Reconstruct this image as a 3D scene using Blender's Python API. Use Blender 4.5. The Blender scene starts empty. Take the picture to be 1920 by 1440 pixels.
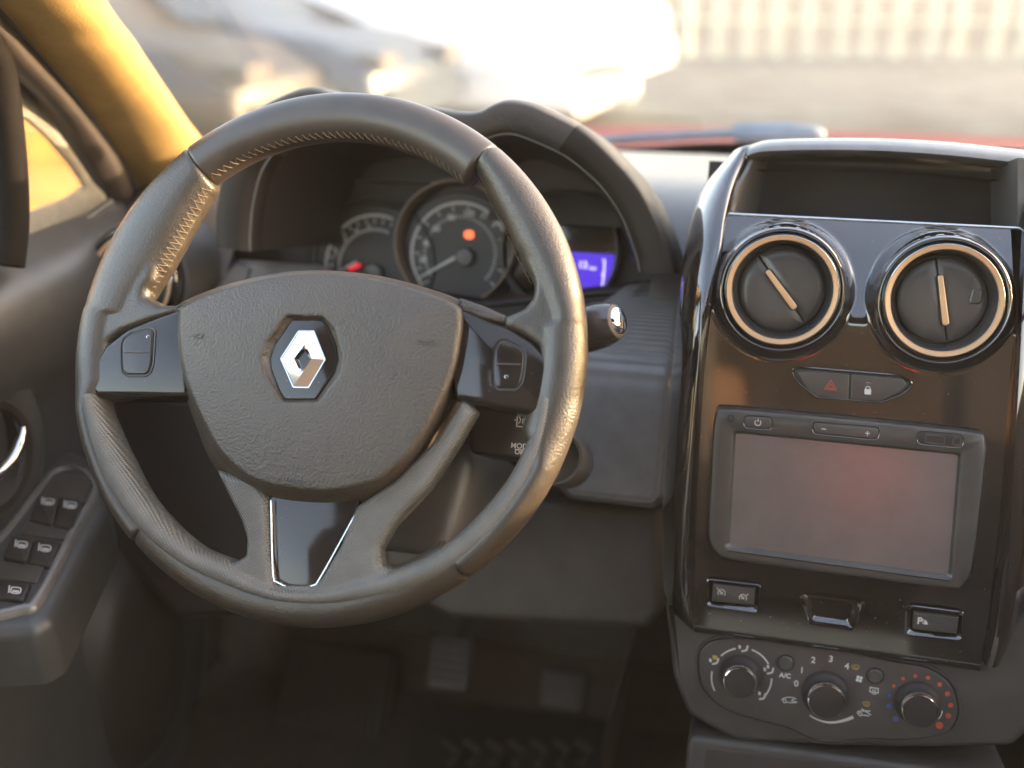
import bpy, math, random
import numpy as np
from mathutils import Matrix, Vector
random.seed(7)
R_ = math.radians
SC = bpy.context.scene
COL = SC.collection
# ------------------------------------------------------------------ camera, light, exposure
EYE = np.array([0.0, 0.0, 1.30])            # eye height above the car park
FOC = 2008.3                                 # focal length in photo pixels (1920 wide)
YAW, PITCH, ROLL = 0.24246, 0.36104, 0.00092
def cam_axes():
    f = np.array([-math.sin(YAW)*math.cos(PITCH), math.cos(YAW)*math.cos(PITCH), -math.sin(PITCH)])
    r = np.array([math.cos(YAW), math.sin(YAW), 0.0]); u = np.cross(r, f)
    c, s = math.cos(ROLL), math.sin(ROLL)
    return c*r+s*u, -s*r+c*u, f
CR, CU, CF = cam_axes()
cam_data = bpy.data.cameras.new('camera'); cam = bpy.data.objects.new('camera', cam_data); COL.objects.link(cam)
cam.matrix_world = Matrix(((CR[0], CU[0], -CF[0], EYE[0]), (CR[1], CU[1], -CF[1], EYE[1]), (CR[2], CU[2], -CF[2], EYE[2]), (0, 0, 0, 1)))
cam_data.sensor_width = 36.0; cam_data.lens = FOC/1920*36.0
cam_data.clip_start = 0.02; cam_data.clip_end = 2000
cam_data.dof.use_dof = True; cam_data.dof.focus_distance = 0.757; cam_data.dof.aperture_fstop = 2.8
SC.camera = cam
SUN = np.array([0.93, 0.34, 0.15]); SUN = SUN/np.linalg.norm(SUN)
sun_el = math.asin(SUN[2]); sun_az = math.atan2(SUN[0], SUN[1])
w = bpy.data.worlds.new('World'); SC.world = w; w.use_nodes = True
nt = w.node_tree; nt.nodes.clear()
sky = nt.nodes.new('ShaderNodeTexSky'); sky.sky_type = 'NISHITA'; sky.sun_disc = False
sky.sun_elevation = sun_el; sky.sun_rotation = sun_az; sky.dust_density = 3.0; sky.ozone_density = 0.8
bg = nt.nodes.new('ShaderNodeBackground'); bg.inputs[1].default_value = 0.15
wo = nt.nodes.new('ShaderNodeOutputWorld')
nt.links.new(sky.outputs[0], bg.inputs[0]); nt.links.new(bg.outputs[0], wo.inputs[0])
sl = bpy.data.lights.new('sun', 'SUN'); sl.energy = 2.0; sl.angle = R_(0.6); sl.color = (1.0, 0.79, 0.53)
so = bpy.data.objects.new('sun', sl); COL.objects.link(so)
so.rotation_euler = Vector(SUN).to_track_quat('Z', 'Y').to_euler()
SC.view_settings.view_transform = 'Standard'; SC.view_settings.look = 'None'
SC.view_settings.exposure = 3.8; SC.view_settings.gamma = 1.0
SC.view_settings.use_white_balance = True; SC.view_settings.white_balance_temperature = 7100; SC.view_settings.white_balance_tint = 16
SC.render.film_transparent = False
SC.cycles.max_bounces = 8; SC.cycles.transparent_max_bounces = 12
SC.cycles.sample_clamp_indirect = 6.0
# ------------------------------------------------------------------ geometry helpers
def unit(v): v = np.asarray(v, float); return v/np.linalg.norm(v)
def ray(px, py): return CR*(px-960)/FOC + CU*(720-py)/FOC + CF
def on_axis(px, py, ax, val):
    """Where the sight line through a photo pixel meets the plane axis=val (relative to the eye)."""
    d = ray(px, py); return EYE + d*(val/d[ax])
class Frame:
    def __init__(s, o, u, v):
        s.o = np.asarray(o, float); s.u = unit(u); v = np.asarray(v, float); s.v = unit(v - s.u*np.dot(v, s.u)); s.n = np.cross(s.u, s.v)
        s.M = Matrix(((s.u[0], s.v[0], s.n[0], s.o[0]), (s.u[1], s.v[1], s.n[1], s.o[1]), (s.u[2], s.v[2], s.n[2], s.o[2]), (0, 0, 0, 1)))
    def hit(s, px, py, h=0.0):
        d = ray(px, py); t = np.dot(s.o + s.n*h - EYE, s.n)/np.dot(d, s.n)
        q = EYE + d*t - s.o; return np.array([np.dot(q, s.u), np.dot(q, s.v)])
    def hits(s, pts, h=0.0): return np.array([s.hit(x, y, h) for x, y in pts])
    def w(s, a, b, h=0.0): return s.o + s.u*a + s.v*b + s.n*h
    def loc(s, P): q = np.asarray(P, float) - s.o; return np.array([np.dot(q, s.u), np.dot(q, s.v), np.dot(q, s.n)])
    def at(s, a, b, h=0.0): return Frame(s.w(a, b, h), s.u, s.v)
def tilt_frame(o, deg): t = R_(deg); return Frame(o, (1, 0, 0), (0, math.sin(t), math.cos(t)))
def ccw(p):
    p = np.asarray(p, float); x, y = p[:, 0], p[:, 1]
    return p if np.sum(x*np.roll(y, -1)-np.roll(x, -1)*y) > 0 else p[::-1].copy()
def cr_open(pts, n):
    p = np.asarray(pts, float); q = np.vstack([2*p[0]-p[1], p, 2*p[-1]-p[-2]]); out = []
    for i in range(1, len(q)-2):
        for t in np.linspace(0, 1, 24, endpoint=False):
            a, b, c, d = q[i-1], q[i], q[i+1], q[i+2]
            out.append(0.5*((2*b)+(c-a)*t+(2*a-5*b+4*c-d)*t*t+(3*b-a-3*c+d)*t**3))
    out.append(p[-1]); return resample(np.array(out), n)
def resample(p, n, closed=False):
    if closed: p = np.vstack([p, p[:1]])
    s = np.concatenate([[0], np.cumsum(np.linalg.norm(np.diff(p, axis=0), axis=1))])
    t = np.linspace(0, s[-1], n, endpoint=not closed)
    return np.stack([np.interp(t, s, p[:, k]) for k in range(p.shape[1])], 1)
def cr_loop(pts, n):
    p = np.asarray(pts, float); m = len(p); out = []
    for i in range(m):
        a, b, c, d = p[i-1], p[i], p[(i+1) % m], p[(i+2) % m]
        for t in np.linspace(0, 1, 16, endpoint=False):
            out.append(0.5*((2*b)+(c-a)*t+(2*a-5*b+4*c-d)*t*t+(3*b-a-3*c+d)*t**3))
    return resample(np.array(out), n, True)
def rpoly(pts, r, seg=5):
    """Polygon with rounded corners; r a number or one per corner."""
    p = ccw(pts); m = len(p); out = []
    rs = [r]*m if np.isscalar(r) else list(r)
    for i in range(m):
        a, b, c = p[i-1], p[i], p[(i+1) % m]
        d0, d1 = unit(a-b), unit(c-b); ang = math.acos(max(-1, min(1, float(np.dot(d0, d1)))))
        if rs[i] <= 0 or ang > 3.05: out.append(b); continue
        L = min(rs[i]/math.tan(ang/2), 0.45*np.linalg.norm(a-b), 0.45*np.linalg.norm(c-b))
        s, e = b+d0*L, b+d1*L
        for t in np.linspace(0, 1, seg+1): out.append((1-t)**2*s+2*t*(1-t)*b+t*t*e)
    return np.array(out)
def inset(p, d):
    """Offset a CCW loop inwards by d (mitred)."""
    e = np.roll(p, -1, 0)-p; e /= np.maximum(np.linalg.norm(e, axis=1, keepdims=True), 1e-9)
    nr = np.stack([-e[:, 1], e[:, 0]], 1); pv = np.roll(nr, 1, 0); s = nr+pv
    k = np.maximum(np.sum(s*s, 1, keepdims=True)/2, 0.35)
    return p + d*s/k
def ring(r, n=64, c=(0, 0), ry=None):
    a = np.arange(n)*2*np.pi/n; return np.stack([c[0]+r*np.cos(a), c[1]+(ry or r)*np.sin(a)], 1)
def up(p, h): return np.column_stack([p, np.full(len(p), h)])
class MB:
    def __init__(s): s.v = []; s.f = []
    def add(s, vs, fs):
        k = len(s.v); s.v += [tuple(map(float, p)) for p in vs]; s.f += [tuple(int(i)+k for i in f) for f in fs]; return s
    def loft(s, loops, closed=True, cap0=False, cap1=False):
        n = len(loops[0]); vs = np.vstack(loops); fs = []
        for j in range(len(loops)-1):
            for i in range(n if closed else n-1):
                k = (i+1) % n; fs.append((j*n+i, j*n+k, (j+1)*n+k, (j+1)*n+i))
        if cap0: fs.append(tuple(range(n-1, -1, -1)))
        if cap1: fs.append(tuple((len(loops)-1)*n+i for i in range(n)))
        return s.add(vs, fs)
    def plate(s, loop, h0, h1, r=0.0, seg=4, back=True):
        loop = ccw(loop); L = [up(loop, h0)]
        if r > 0:
            for t in np.linspace(0, math.pi/2, seg+1): L.append(up(inset(loop, r*(1-math.cos(t))), h1-r+r*math.sin(t)))
        else: L.append(up(loop, h1))
        return s.loft(L, True, back, True)
    def lathe(s, prof, n=72, c=(0, 0), cap0=False, cap1=False):
        return s.loft([up(ring(max(r, 1e-5), n, c), h) for r, h in prof], True, cap0, cap1)
    def frameplate(s, outer, inner, h0, h1, r=0.0, wall=None):
        """Ring-shaped plate between two loops of equal count, both CCW."""
        L = [up(outer, h0)]
        for t in ([0] if r == 0 else np.linspace(0, math.pi/2, 4)): L.append(up(inset(outer, r*(1-math.cos(t))), h1-r+r*math.sin(t)))
        L.append(up(inner, h1)); L.append(up(inner, h0 if wall is None else wall)); return s.loft(L)
    def tube(s, path, r, n=10, caps=True, flat=1.0):
        P = np.asarray(path, float); m = len(P); rr = [r]*m if np.isscalar(r) else r
        T = np.gradient(P, axis=0); T /= np.linalg.norm(T, axis=1, keepdims=True)
        ref = np.array([0, 0, 1.0]) if abs(T[0][2]) < 0.9 else np.array([1.0, 0, 0])
        x = unit(np.cross(ref, T[0])); loops = []
        for i in range(m):
            x = unit(x-T[i]*np.dot(x, T[i])); y = np.cross(T[i], x)
            a = np.arange(n)*2*np.pi/n
            loops.append(P[i]+rr[i]*(np.cos(a)[:, None]*x+flat*np.sin(a)[:, None]*y))
        return s.loft(loops, True, caps, caps)
    def box(s, lo, hi):
        x0, y0, z0 = lo; x1, y1, z1 = hi
        return s.add([(x0,y0,z0),(x1,y0,z0),(x1,y1,z0),(x0,y1,z0),(x0,y0,z1),(x1,y0,z1),(x1,y1,z1),(x0,y1,z1)],
                     [(0,3,2,1),(4,5,6,7),(0,1,5,4),(1,2,6,5),(2,3,7,6),(3,0,4,7)])
    def ribbon(s, pts, wd, h, t=0.00025):
        """Flat printed stroke of width wd in the frame plane, lying just above h."""
        p = np.asarray(pts, float); d = np.gradient(p, axis=0); d /= np.maximum(np.linalg.norm(d, axis=1, keepdims=True), 1e-9)
        nn = np.stack([-d[:, 1], d[:, 0]], 1)*wd/2
        return s.loft([up(p-nn, h), up(p-nn, h+t), up(p+nn, h+t), up(p+nn, h)], False)
    def grid(s, P):
        """P: (rows, cols, 3) array of points."""
        r, c, _ = P.shape
        return s.add(P.reshape(-1, 3), [(j*c+i, j*c+i+1, (j+1)*c+i+1, (j+1)*c+i) for j in range(r-1) for i in range(c-1)])
MW = {}
def setprops(o, label=None, cat=None, group=None, kind=None):
    for k, v in (('label', label), ('category', cat), ('group', group), ('kind', kind)):
        if v: o[k] = v
    return o
def place(o, M, parent):
    COL.objects.link(o); MW[o.name] = M.copy()
    if parent is not None: o.parent = parent; o.matrix_basis = MW[parent.name].inverted() @ M
    else: o.matrix_basis = M
    return o
def toM(M): return Matrix.Identity(4) if M is None else (M.M if isinstance(M, Frame) else M)
def thing(name, label, cat, M=None, group=None):
    o = bpy.data.objects.new(name, None); o.empty_display_size = 0.02
    return setprops(place(o, toM(M), None), label, cat, group)
def finish(me, mat, sharp):
    me.materials.append(mat)
    me.polygons.foreach_set('use_smooth', [True]*len(me.polygons))
    if sharp is not None and sharp < 180: me.set_sharp_from_angle(angle=R_(sharp))
def part(name, mb, mat, parent=None, M=None, sharp=38, fix=True, **kw):
    me = bpy.data.meshes.new(name); me.from_pydata(mb.v, [], mb.f); me.validate(); me.update()
    if fix:
        import bmesh
        b = bmesh.new(); b.from_mesh(me); bmesh.ops.remove_doubles(b, verts=b.verts, dist=1e-6); bmesh.ops.recalc_face_normals(b, faces=b.faces); b.to_mesh(me); b.free()
    finish(me, mat, sharp)
    return setprops(place(bpy.data.objects.new(name, me), toM(M), parent), **kw)
def organic(name, mb, mat, parent=None, M=None, vox=0.0013, it=6, **kw):
    """Closed shapes fused and softened into one continuous surface."""
    me = bpy.data.meshes.new('tmp'); me.from_pydata(mb.v, [], mb.f); me.update()
    import bmesh
    b = bmesh.new(); b.from_mesh(me); bmesh.ops.remove_doubles(b, verts=b.verts, dist=1e-6); bmesh.ops.recalc_face_normals(b, faces=b.faces); b.to_mesh(me); b.free()
    t = bpy.data.objects.new('tmp', me); COL.objects.link(t)
    m = t.modifiers.new('r', 'REMESH'); m.mode = 'VOXEL'; m.voxel_size = vox; m.adaptivity = 0
    m = t.modifiers.new('s', 'SMOOTH'); m.factor = 0.5; m.iterations = it
    dg = bpy.context.evaluated_depsgraph_get(); new = bpy.data.meshes.new_from_object(t.evaluated_get(dg)); new.name = name
    bpy.data.objects.remove(t); bpy.data.meshes.remove(me); new.materials.clear(); finish(new, mat, None)
    return setprops(place(bpy.data.objects.new(name, new), toM(M), parent), **kw)
def copy_part(src, M, parent):
    o = src.copy(); return place(o, toM(M), parent)
def text(s, frame, a, b, size, h, mat, parent, name='lettering', rot=0.0, depth=0.0001, bold=0.0, shear=0.0, sx=1.0):
    cu = bpy.data.curves.new('t', 'FONT'); cu.body = s; cu.size = size; cu.align_x = 'CENTER'; cu.align_y = 'CENTER'; cu.extrude = depth; cu.offset = bold; cu.shear = shear
    cu.resolution_u = 4
    t = bpy.data.objects.new('t', cu); COL.objects.link(t)
    dg = bpy.context.evaluated_depsgraph_get(); me = bpy.data.meshes.new_from_object(t.evaluated_get(dg)); bpy.data.objects.remove(t)
    me.name = name; me.materials.clear(); me.materials.append(mat)
    M = frame.M @ Matrix.Translation((a, b, h+depth)) @ Matrix.Rotation(rot, 4, 'Z') @ Matrix.Diagonal((sx, 1, 1, 1))
    return place(bpy.data.objects.new(name, me), M, parent)
# ------------------------------------------------------------------ materials
def material(name, base, rough=0.5, metal=0.0, spec=0.65, coat=0.0, coat_rough=0.03, emit=None, estr=1.0, grain=None, vary=0.12, vscale=40, rvary=0.0, tint=None, specks=0.0):
    m = bpy.data.materials.new(name); m.use_nodes = True; t = m.node_tree; p = t.nodes['Principled BSDF']
    p.inputs['Base Color'].default_value = (*base, 1); p.inputs['Roughness'].default_value = rough; p.inputs['Metallic'].default_value = metal
    p.inputs['Specular IOR Level'].default_value = spec; p.inputs['Coat Weight'].default_value = coat; p.inputs['Coat Roughness'].default_value = coat_rough
    if emit: p.inputs['Emission Color'].default_value = (*emit, 1); p.inputs['Emission Strength'].default_value = estr
    tc = t.nodes.new('ShaderNodeTexCoord')
    if vary or rvary:
        n = t.nodes.new('ShaderNodeTexNoise'); n.inputs['Scale'].default_value = vscale; n.inputs['Detail'].default_value = 5; n.inputs['Roughness'].default_value = 0.65
        t.links.new(tc.outputs['Object'], n.inputs['Vector'])
        if vary:
            mx = t.nodes.new('ShaderNodeMix'); mx.data_type = 'RGBA'
            c2 = tint or tuple(min(1, c*1.5) for c in base); mx.inputs['A'].default_value = (*[c*(1-vary) for c in base], 1); mx.inputs['B'].default_value = (*[c*(1-vary)+k*vary for c, k in zip(base, [x*2 for x in c2])], 1)
            mr = t.nodes.new('ShaderNodeMapRange'); mr.inputs[1].default_value = 0.35; mr.inputs[2].default_value = 0.75
            t.links.new(n.outputs['Fac'], mr.inputs[0]); t.links.new(mr.outputs[0], mx.inputs['Factor']); t.links.new(mx.outputs['Result'], p.inputs['Base Color'])
        if rvary:
            mr = t.nodes.new('ShaderNodeMapRange'); mr.inputs[1].default_value = 0.3; mr.inputs[2].default_value = 0.7; mr.inputs[3].default_value = max(0.02, rough-rvary); mr.inputs[4].default_value = rough+rvary
            t.links.new(n.outputs['Fac'], mr.inputs[0]); t.links.new(mr.outputs[0], p.inputs['Roughness'])
    if specks:
        n2 = t.nodes.new('ShaderNodeTexNoise'); n2.inputs['Scale'].default_value = 420; n2.inputs['Detail'].default_value = 2; t.links.new(tc.outputs['Object'], n2.inputs['Vector'])
        n3 = t.nodes.new('ShaderNodeTexNoise'); n3.inputs['Scale'].default_value = 22; n3.inputs['Detail'].default_value = 6; t.links.new(tc.outputs['Object'], n3.inputs['Vector'])
        m1 = t.nodes.new('ShaderNodeMapRange'); m1.inputs[1].default_value = 0.735; m1.inputs[2].default_value = 0.77; m1.inputs[4].default_value = 0.35*specks; t.links.new(n2.outputs['Fac'], m1.inputs[0])
        m2 = t.nodes.new('ShaderNodeMapRange'); m2.inputs[1].default_value = 0.52; m2.inputs[2].default_value = 0.80; m2.inputs[4].default_value = 0.025*specks; t.links.new(n3.outputs['Fac'], m2.inputs[0])
        ad = t.nodes.new('ShaderNodeMath'); ad.operation = 'ADD'; t.links.new(m1.outputs[0], ad.inputs[0]); t.links.new(m2.outputs[0], ad.inputs[1])
        mx2 = t.nodes.new('ShaderNodeMix'); mx2.data_type = 'RGBA'; mx2.inputs['A'].default_value = (*base, 1); mx2.inputs['B'].default_value = (0.42, 0.38, 0.33, 1)
        src = p.inputs['Base Color'].links[0].from_socket if p.inputs['Base Color'].links else None
        if src: t.links.new(src, mx2.inputs['A'])
        t.links.new(ad.outputs[0], mx2.inputs['Factor']); t.links.new(mx2.outputs['Result'], p.inputs['Base Color'])
        m3 = t.nodes.new('ShaderNodeMapRange'); m3.inputs[1].default_value = 0.45; m3.inputs[2].default_value = 0.75; m3.inputs[3].default_value = rough; m3.inputs[4].default_value = rough+0.06*specks
        t.links.new(n3.outputs['Fac'], m3.inputs[0]); t.links.new(m3.outputs[0], p.inputs['Roughness'])
    if grain:
        kind, sc, strength, dist = grain
        b = t.nodes.new('ShaderNodeBump'); b.inputs['Strength'].default_value = strength; b.inputs['Distance'].default_value = dist
        if kind == 'noise':
            g = t.nodes.new('ShaderNodeTexNoise'); g.inputs['Scale'].default_value = sc; g.inputs['Detail'].default_value = 3; out = g.outputs['Fac']
            t.links.new(tc.outputs['Object'], g.inputs['Vector'])
        elif kind == 'wrinkle':
            g = t.nodes.new('ShaderNodeTexNoise'); g.inputs['Scale'].default_value = sc; g.inputs['Detail'].default_value = 2; g.inputs['Distortion'].default_value = 1.2
            t.links.new(tc.outputs['Object'], g.inputs['Vector'])
            a = t.nodes.new('ShaderNodeMath'); a.operation = 'SUBTRACT'; a.inputs[1].default_value = 0.5; t.links.new(g.outputs['Fac'], a.inputs[0])
            c = t.nodes.new('ShaderNodeMath'); c.operation = 'ABSOLUTE'; t.links.new(a.outputs[0], c.inputs[0])
            d = t.nodes.new('ShaderNodeMapRange'); d.inputs[1].default_value = 0.0; d.inputs[2].default_value = 0.09; t.links.new(c.outputs[0], d.inputs[0]); out = d.outputs[0]
        elif kind == 'cells':
            g = t.nodes.new('ShaderNodeTexVoronoi'); g.feature = 'DISTANCE_TO_EDGE'; g.inputs['Scale'].default_value = sc; g.inputs['Randomness'].default_value = 1.0
            t.links.new(tc.outputs['Object'], g.inputs['Vector'])
            d = t.nodes.new('ShaderNodeMapRange'); d.inputs[2].default_value = 0.25; t.links.new(g.outputs['Distance'], d.inputs[0]); out = d.outputs[0]
        elif kind in ('dots', 'weave'):
            sx = t.nodes.new('ShaderNodeSeparateXYZ'); t.links.new(tc.outputs['Object'], sx.inputs[0]); outs = []
            for ax in ((0, 1) if kind == 'dots' else (1, 2)):
                a = t.nodes.new('ShaderNodeMath'); a.operation = 'MULTIPLY'; a.inputs[1].default_value = sc*2*math.pi; t.links.new(sx.outputs[ax], a.inputs[0])
                c = t.nodes.new('ShaderNodeMath'); c.operation = 'SINE'; t.links.new(a.outputs[0], c.inputs[0]); outs.append(c)
            if kind == 'dots':
                e = t.nodes.new('ShaderNodeMath'); e.operation = 'MULTIPLY'; t.links.new(outs[0].outputs[0], e.inputs[0]); t.links.new(outs[1].outputs[0], e.inputs[1])
            else:
                e = outs[1]
            out = e.outputs[0]
        t.links.new(out, b.inputs['Height']); t.links.new(b.outputs[0], p.inputs['Normal'])
    return m
WARM = (0.068, 0.057, 0.048)
WARM = (0.042, 0.0355, 0.030)
mt = dict(
    leather=material('worn_leather', (0.040, 0.031, 0.0215), 0.35, grain=('noise', 760, 0.5, 0.0009), rvary=0.06, vary=0.10, vscale=45),
    topskin=material('smooth_leather', (0.0465, 0.03596, 0.02852), 0.38, grain=('noise', 900, 0.15, 0.0004), rvary=0.05),
    trim=material('dotted_plastic', (0.1023, 0.09052, 0.0744), 0.34, grain=('dots', 430, 0.40, 0.0010)),
    airbag=material('grained_plastic', (0.046, 0.034, 0.0235), 0.43, grain=('noise', 600, 0.75, 0.0012), rvary=0.06, vscale=25),
    plastic=material('soft_plastic', WARM, 0.55, grain=('noise', 1200, 0.2, 0.0004)),
    dash=material('dash_plastic', (0.0775, 0.07068, 0.06386), 0.34, grain=('cells', 700, 0.3, 0.0004)),
    weave=material('ribbed_dash_plastic', (0.1426, 0.1364, 0.1302), 0.36, grain=('weave', 520, 0.6, 0.0006)),
    dark=material('black_plastic', (0.017, 0.0125, 0.0105), 0.5),
    gloss=material('piano_black', (0.0186, 0.01364, 0.01116), 0.05, spec=0.8, coat=1.0, vary=0.0, specks=1.0),
    gloss_thin=material('gloss_black_thin', (0.0186, 0.0140, 0.0115), 0.07, spec=0.45, vary=0.0, specks=0.7),
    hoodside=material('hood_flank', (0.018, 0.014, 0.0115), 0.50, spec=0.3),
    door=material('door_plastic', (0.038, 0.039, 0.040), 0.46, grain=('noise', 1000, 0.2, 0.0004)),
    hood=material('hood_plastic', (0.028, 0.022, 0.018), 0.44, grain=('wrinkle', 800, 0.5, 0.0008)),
    cushion=material('reflector_red', (0.46, 0.014, 0.012), 0.9),
    tan=material('reflector_tan', (0.31, 0.1364, 0.0434), 0.5),
    post=material('window_rubber', (0.0062, 0.00496, 0.00434), 0.8, spec=0.1),
    lid=material('satin_lid', (0.124, 0.1178, 0.1116), 0.24, spec=0.8, grain=('noise', 1200, 0.1, 0.0003)),
    slick=material('slick_black', (0.036, 0.034, 0.032), 0.16, spec=0.9),
    satin=material('satin_black', (0.04836, 0.04216, 0.0372), 0.33, specks=0.6),
    copper=material('champagne_metal', (0.66, 0.40, 0.22), 0.36, metal=0.5, vary=0.05),
    steel=material('satin_chrome', (0.62, 0.62, 0.62), 0.22, metal=1.0, vary=0.04),
    chrome=material('chrome', (0.85, 0.85, 0.86), 0.06, metal=1.0, vary=0),
    screen=material('matt_touchscreen', (0.125, 0.102, 0.092), 0.20, spec=0.9, vary=0.05),
    white=material('white_print', (0.496, 0.4774, 0.4464), 0.5, vary=0),
    yellow=material('yellow_print', (0.3844, 0.2604, 0.0496), 0.5, vary=0),
    redp=material('red_print', (0.465, 0.062, 0.031), 0.5, vary=0),
    bluep=material('blue_print', (0.0372, 0.0744, 0.2604), 0.5, vary=0),
    thread=material('beige_thread', (0.1674, 0.124, 0.0744), 0.8, vary=0.2, vscale=300),
    felt=material('black_felt', (0.046, 0.032, 0.023), 0.95),
    worn=material('worn_rubber', (0.052, 0.039, 0.030), 0.5),
    bronze=material('dark_bronze', (0.16, 0.11, 0.075), 0.4, metal=0.3),
    fabric=material('sun_gold_fabric', (0.31, 0.195, 0.060), 0.9, grain=('noise', 500, 0.3, 0.001), vary=0.1),  # golden sunlight put into the colour of a grey-beige trim
    rubber=material('rubber', (0.026, 0.019, 0.015), 0.6),
    carpet=material('carpet', (0.058, 0.040, 0.028), 0.95, grain=('noise', 300, 0.8, 0.003)),
    lining=material('headlining', (0.0434, 0.0341, 0.0279), 0.95),
    seat=material('brown_leather', (0.0279, 0.0186, 0.01364), 0.6),
    red=material('red_paint', (0.16, 0.012, 0.011), 0.6, spec=0.2),
    glow=material('warning_light', (0.186, 0.0124, 0.0062), 0.5, emit=(1.0, 0.17, 0.06), estr=0.130, vary=0),
    redglow=material('needle_light', (0.186, 0.0062, 0.0124), 0.5, emit=(1.0, 0.02, 0.05), estr=0.062, vary=0),
    lcd=material('lit_display', (0.0124, 0.0124, 0.062), 0.3, emit=(0.055, 0.018, 0.52), estr=0.112, vary=0),
    lcdw=material('lit_digits', (0.186, 0.186, 0.248), 0.3, emit=(0.7, 0.65, 1.0), estr=0.105, vary=0),
)
def glass_mat(name, tint=(1, 1, 1), refl=0.14, dirt=0.05):
    m = bpy.data.materials.new(name); m.use_nodes = True; t = m.node_tree; t.nodes.clear()
    o = t.nodes.new('ShaderNodeOutputMaterial'); tr = t.nodes.new('ShaderNodeBsdfTransparent'); tr.inputs[0].default_value = (*tint, 1)
    gl = t.nodes.new('ShaderNodeBsdfGlossy'); gl.inputs['Roughness'].default_value = 0.02
    df = t.nodes.new('ShaderNodeBsdfDiffuse'); df.inputs[0].default_value = (0.4, 0.39, 0.37, 1)
    fr = t.nodes.new('ShaderNodeFresnel'); fr.inputs[0].default_value = 1.45
    mu = t.nodes.new('ShaderNodeMath'); mu.operation = 'MULTIPLY'; mu.inputs[1].default_value = refl*10
    mx = t.nodes.new('ShaderNodeMixShader'); m2 = t.nodes.new('ShaderNodeMixShader')
    n = t.nodes.new('ShaderNodeTexNoise'); n.inputs['Scale'].default_value = 12; n.inputs['Detail'].default_value = 6; tc = t.nodes.new('ShaderNodeTexCoord')
    mr = t.nodes.new('ShaderNodeMapRange'); mr.inputs[1].default_value = 0.4; mr.inputs[2].default_value = 0.8; mr.inputs[4].default_value = dirt*2
    t.links.new(tc.outputs['Object'], n.inputs['Vector']); t.links.new(n.outputs['Fac'], mr.inputs[0])
    t.links.new(fr.outputs[0], mu.inputs[0]); t.links.new(mu.outputs[0], mx.inputs[0]); t.links.new(tr.outputs[0], mx.inputs[1]); t.links.new(gl.outputs[0], mx.inputs[2])
    t.links.new(mr.outputs[0], m2.inputs[0]); t.links.new(mx.outputs[0], m2.inputs[1]); t.links.new(df.outputs[0], m2.inputs[2]); t.links.new(m2.outputs[0], o.inputs[0])
    return m
mt['glass'] = glass_mat('windscreen_glass')
mt['dialglass'] = glass_mat('instrument_lens', dirt=0.01, refl=0.06)
mt['sail'] = material('sail_plastic', (0.16, 0.15, 0.12), 0.75, grain=('cells', 260, 0.5, 0.001), vary=0.15)
mt['wiper'] = material('wiper_grey', (0.16, 0.20, 0.25), 0.45)
# ------------------------------------------------------------------ setting: ground
part('ground', MB().add([(-120, -40, 0), (120, -40, 0), (120, 200, 0), (-120, 200, 0)], [(0, 1, 2, 3)]),
     material('gravel_asphalt', (0.040, 0.052, 0.050), 0.85, grain=('noise', 60, 0.6, 0.02), vary=0.7, vscale=1.3), kind='structure')
# ------------------------------------------------------------------ steering wheel
WF = tilt_frame(EYE + np.array([-0.29801, 0.65091, -0.24233]), 27.72)
wheel = thing('steering_wheel', 'black leather steering wheel with a chrome diamond badge on its hub', 'steering wheel', WF)
def polar(pts, h=0.0):
    q = WF.hits(pts, h); th = np.unwrap(np.arctan2(q[:, 1], q[:, 0])); return th, np.hypot(q[:, 0], q[:, 1])
def ang(px, py, h=0.0): q = WF.hit(px, py, h); return math.atan2(q[1], q[0])
def rim_tube(th, rin, rout, b, hc=0.0, n=28, endr=0.0028, power=1.0):
    """Swept rim section; th, rin, rout are arrays along the arc."""
    loops = []; m = len(th); a = np.arange(n)*2*np.pi/n
    arc = np.concatenate([[0], np.cumsum(np.abs(np.diff(th))*0.17)]); L = arc[-1]
    for i in range(m):
        d = min(arc[i], L-arc[i]); k = 1.0 if d >= endr else math.sqrt(max(1-(1-d/endr)**2, 0.0))*0.35+0.65
        rc, ha = (rin[i]+rout[i])/2, (rout[i]-rin[i])/2
        ca, sa = np.cos(a), np.sin(a)
        rr = rc+ha*k*np.sign(ca)*np.abs(ca)**power; hh = hc+b*k*np.sign(sa)*np.abs(sa)**power
        loops.append(np.stack([rr*math.cos(th[i]), rr*math.sin(th[i]), hh], 1))
    return loops
RO, RI = 0.1872, 0.1525
tTR, tTL = ang(914, 306), ang(380, 318)
tBL, tBR = ang(262, 1010), ang(884, 1085)
if tBL > 0: tBL -= 2*math.pi
if tBL < -math.pi: tBL += 2*math.pi
tBL += 0 if tBL > 0 else 2*math.pi            # 0..2pi
tBR += 2*math.pi
def arc(t0, t1, n): 
    e = 0.5-0.5*np.cos(np.linspace(0, math.pi, n)); return t0+(t1-t0)*(0.55*e+0.45*np.linspace(0, 1, n))
g = 0.0012
th = arc(tTR+g, tTL-g, 90)
part('rim_top_cover', MB().loft(rim_tube(th, np.full(90, RI), np.full(90, RO), 0.0165), True, True, True), mt['topskin'], wheel, WF, sharp=50)
def prism(pts, h0, h1, h=0.006, grow=0.0):
    p = ccw(WF.hits(pts, h)); p = inset(p, -grow) if grow else p
    return [up(p, h0), up(p, h1)]
EDGE = []
LE = [(412, 340), (404, 350), (381, 390), (361, 427), (341, 465), (319, 505), (300, 533), (262, 600)]
RE = [(890, 320), (898, 333), (925, 385), (948, 430), (966, 470), (986, 507), (1003, 540), (1030, 610)]
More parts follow.
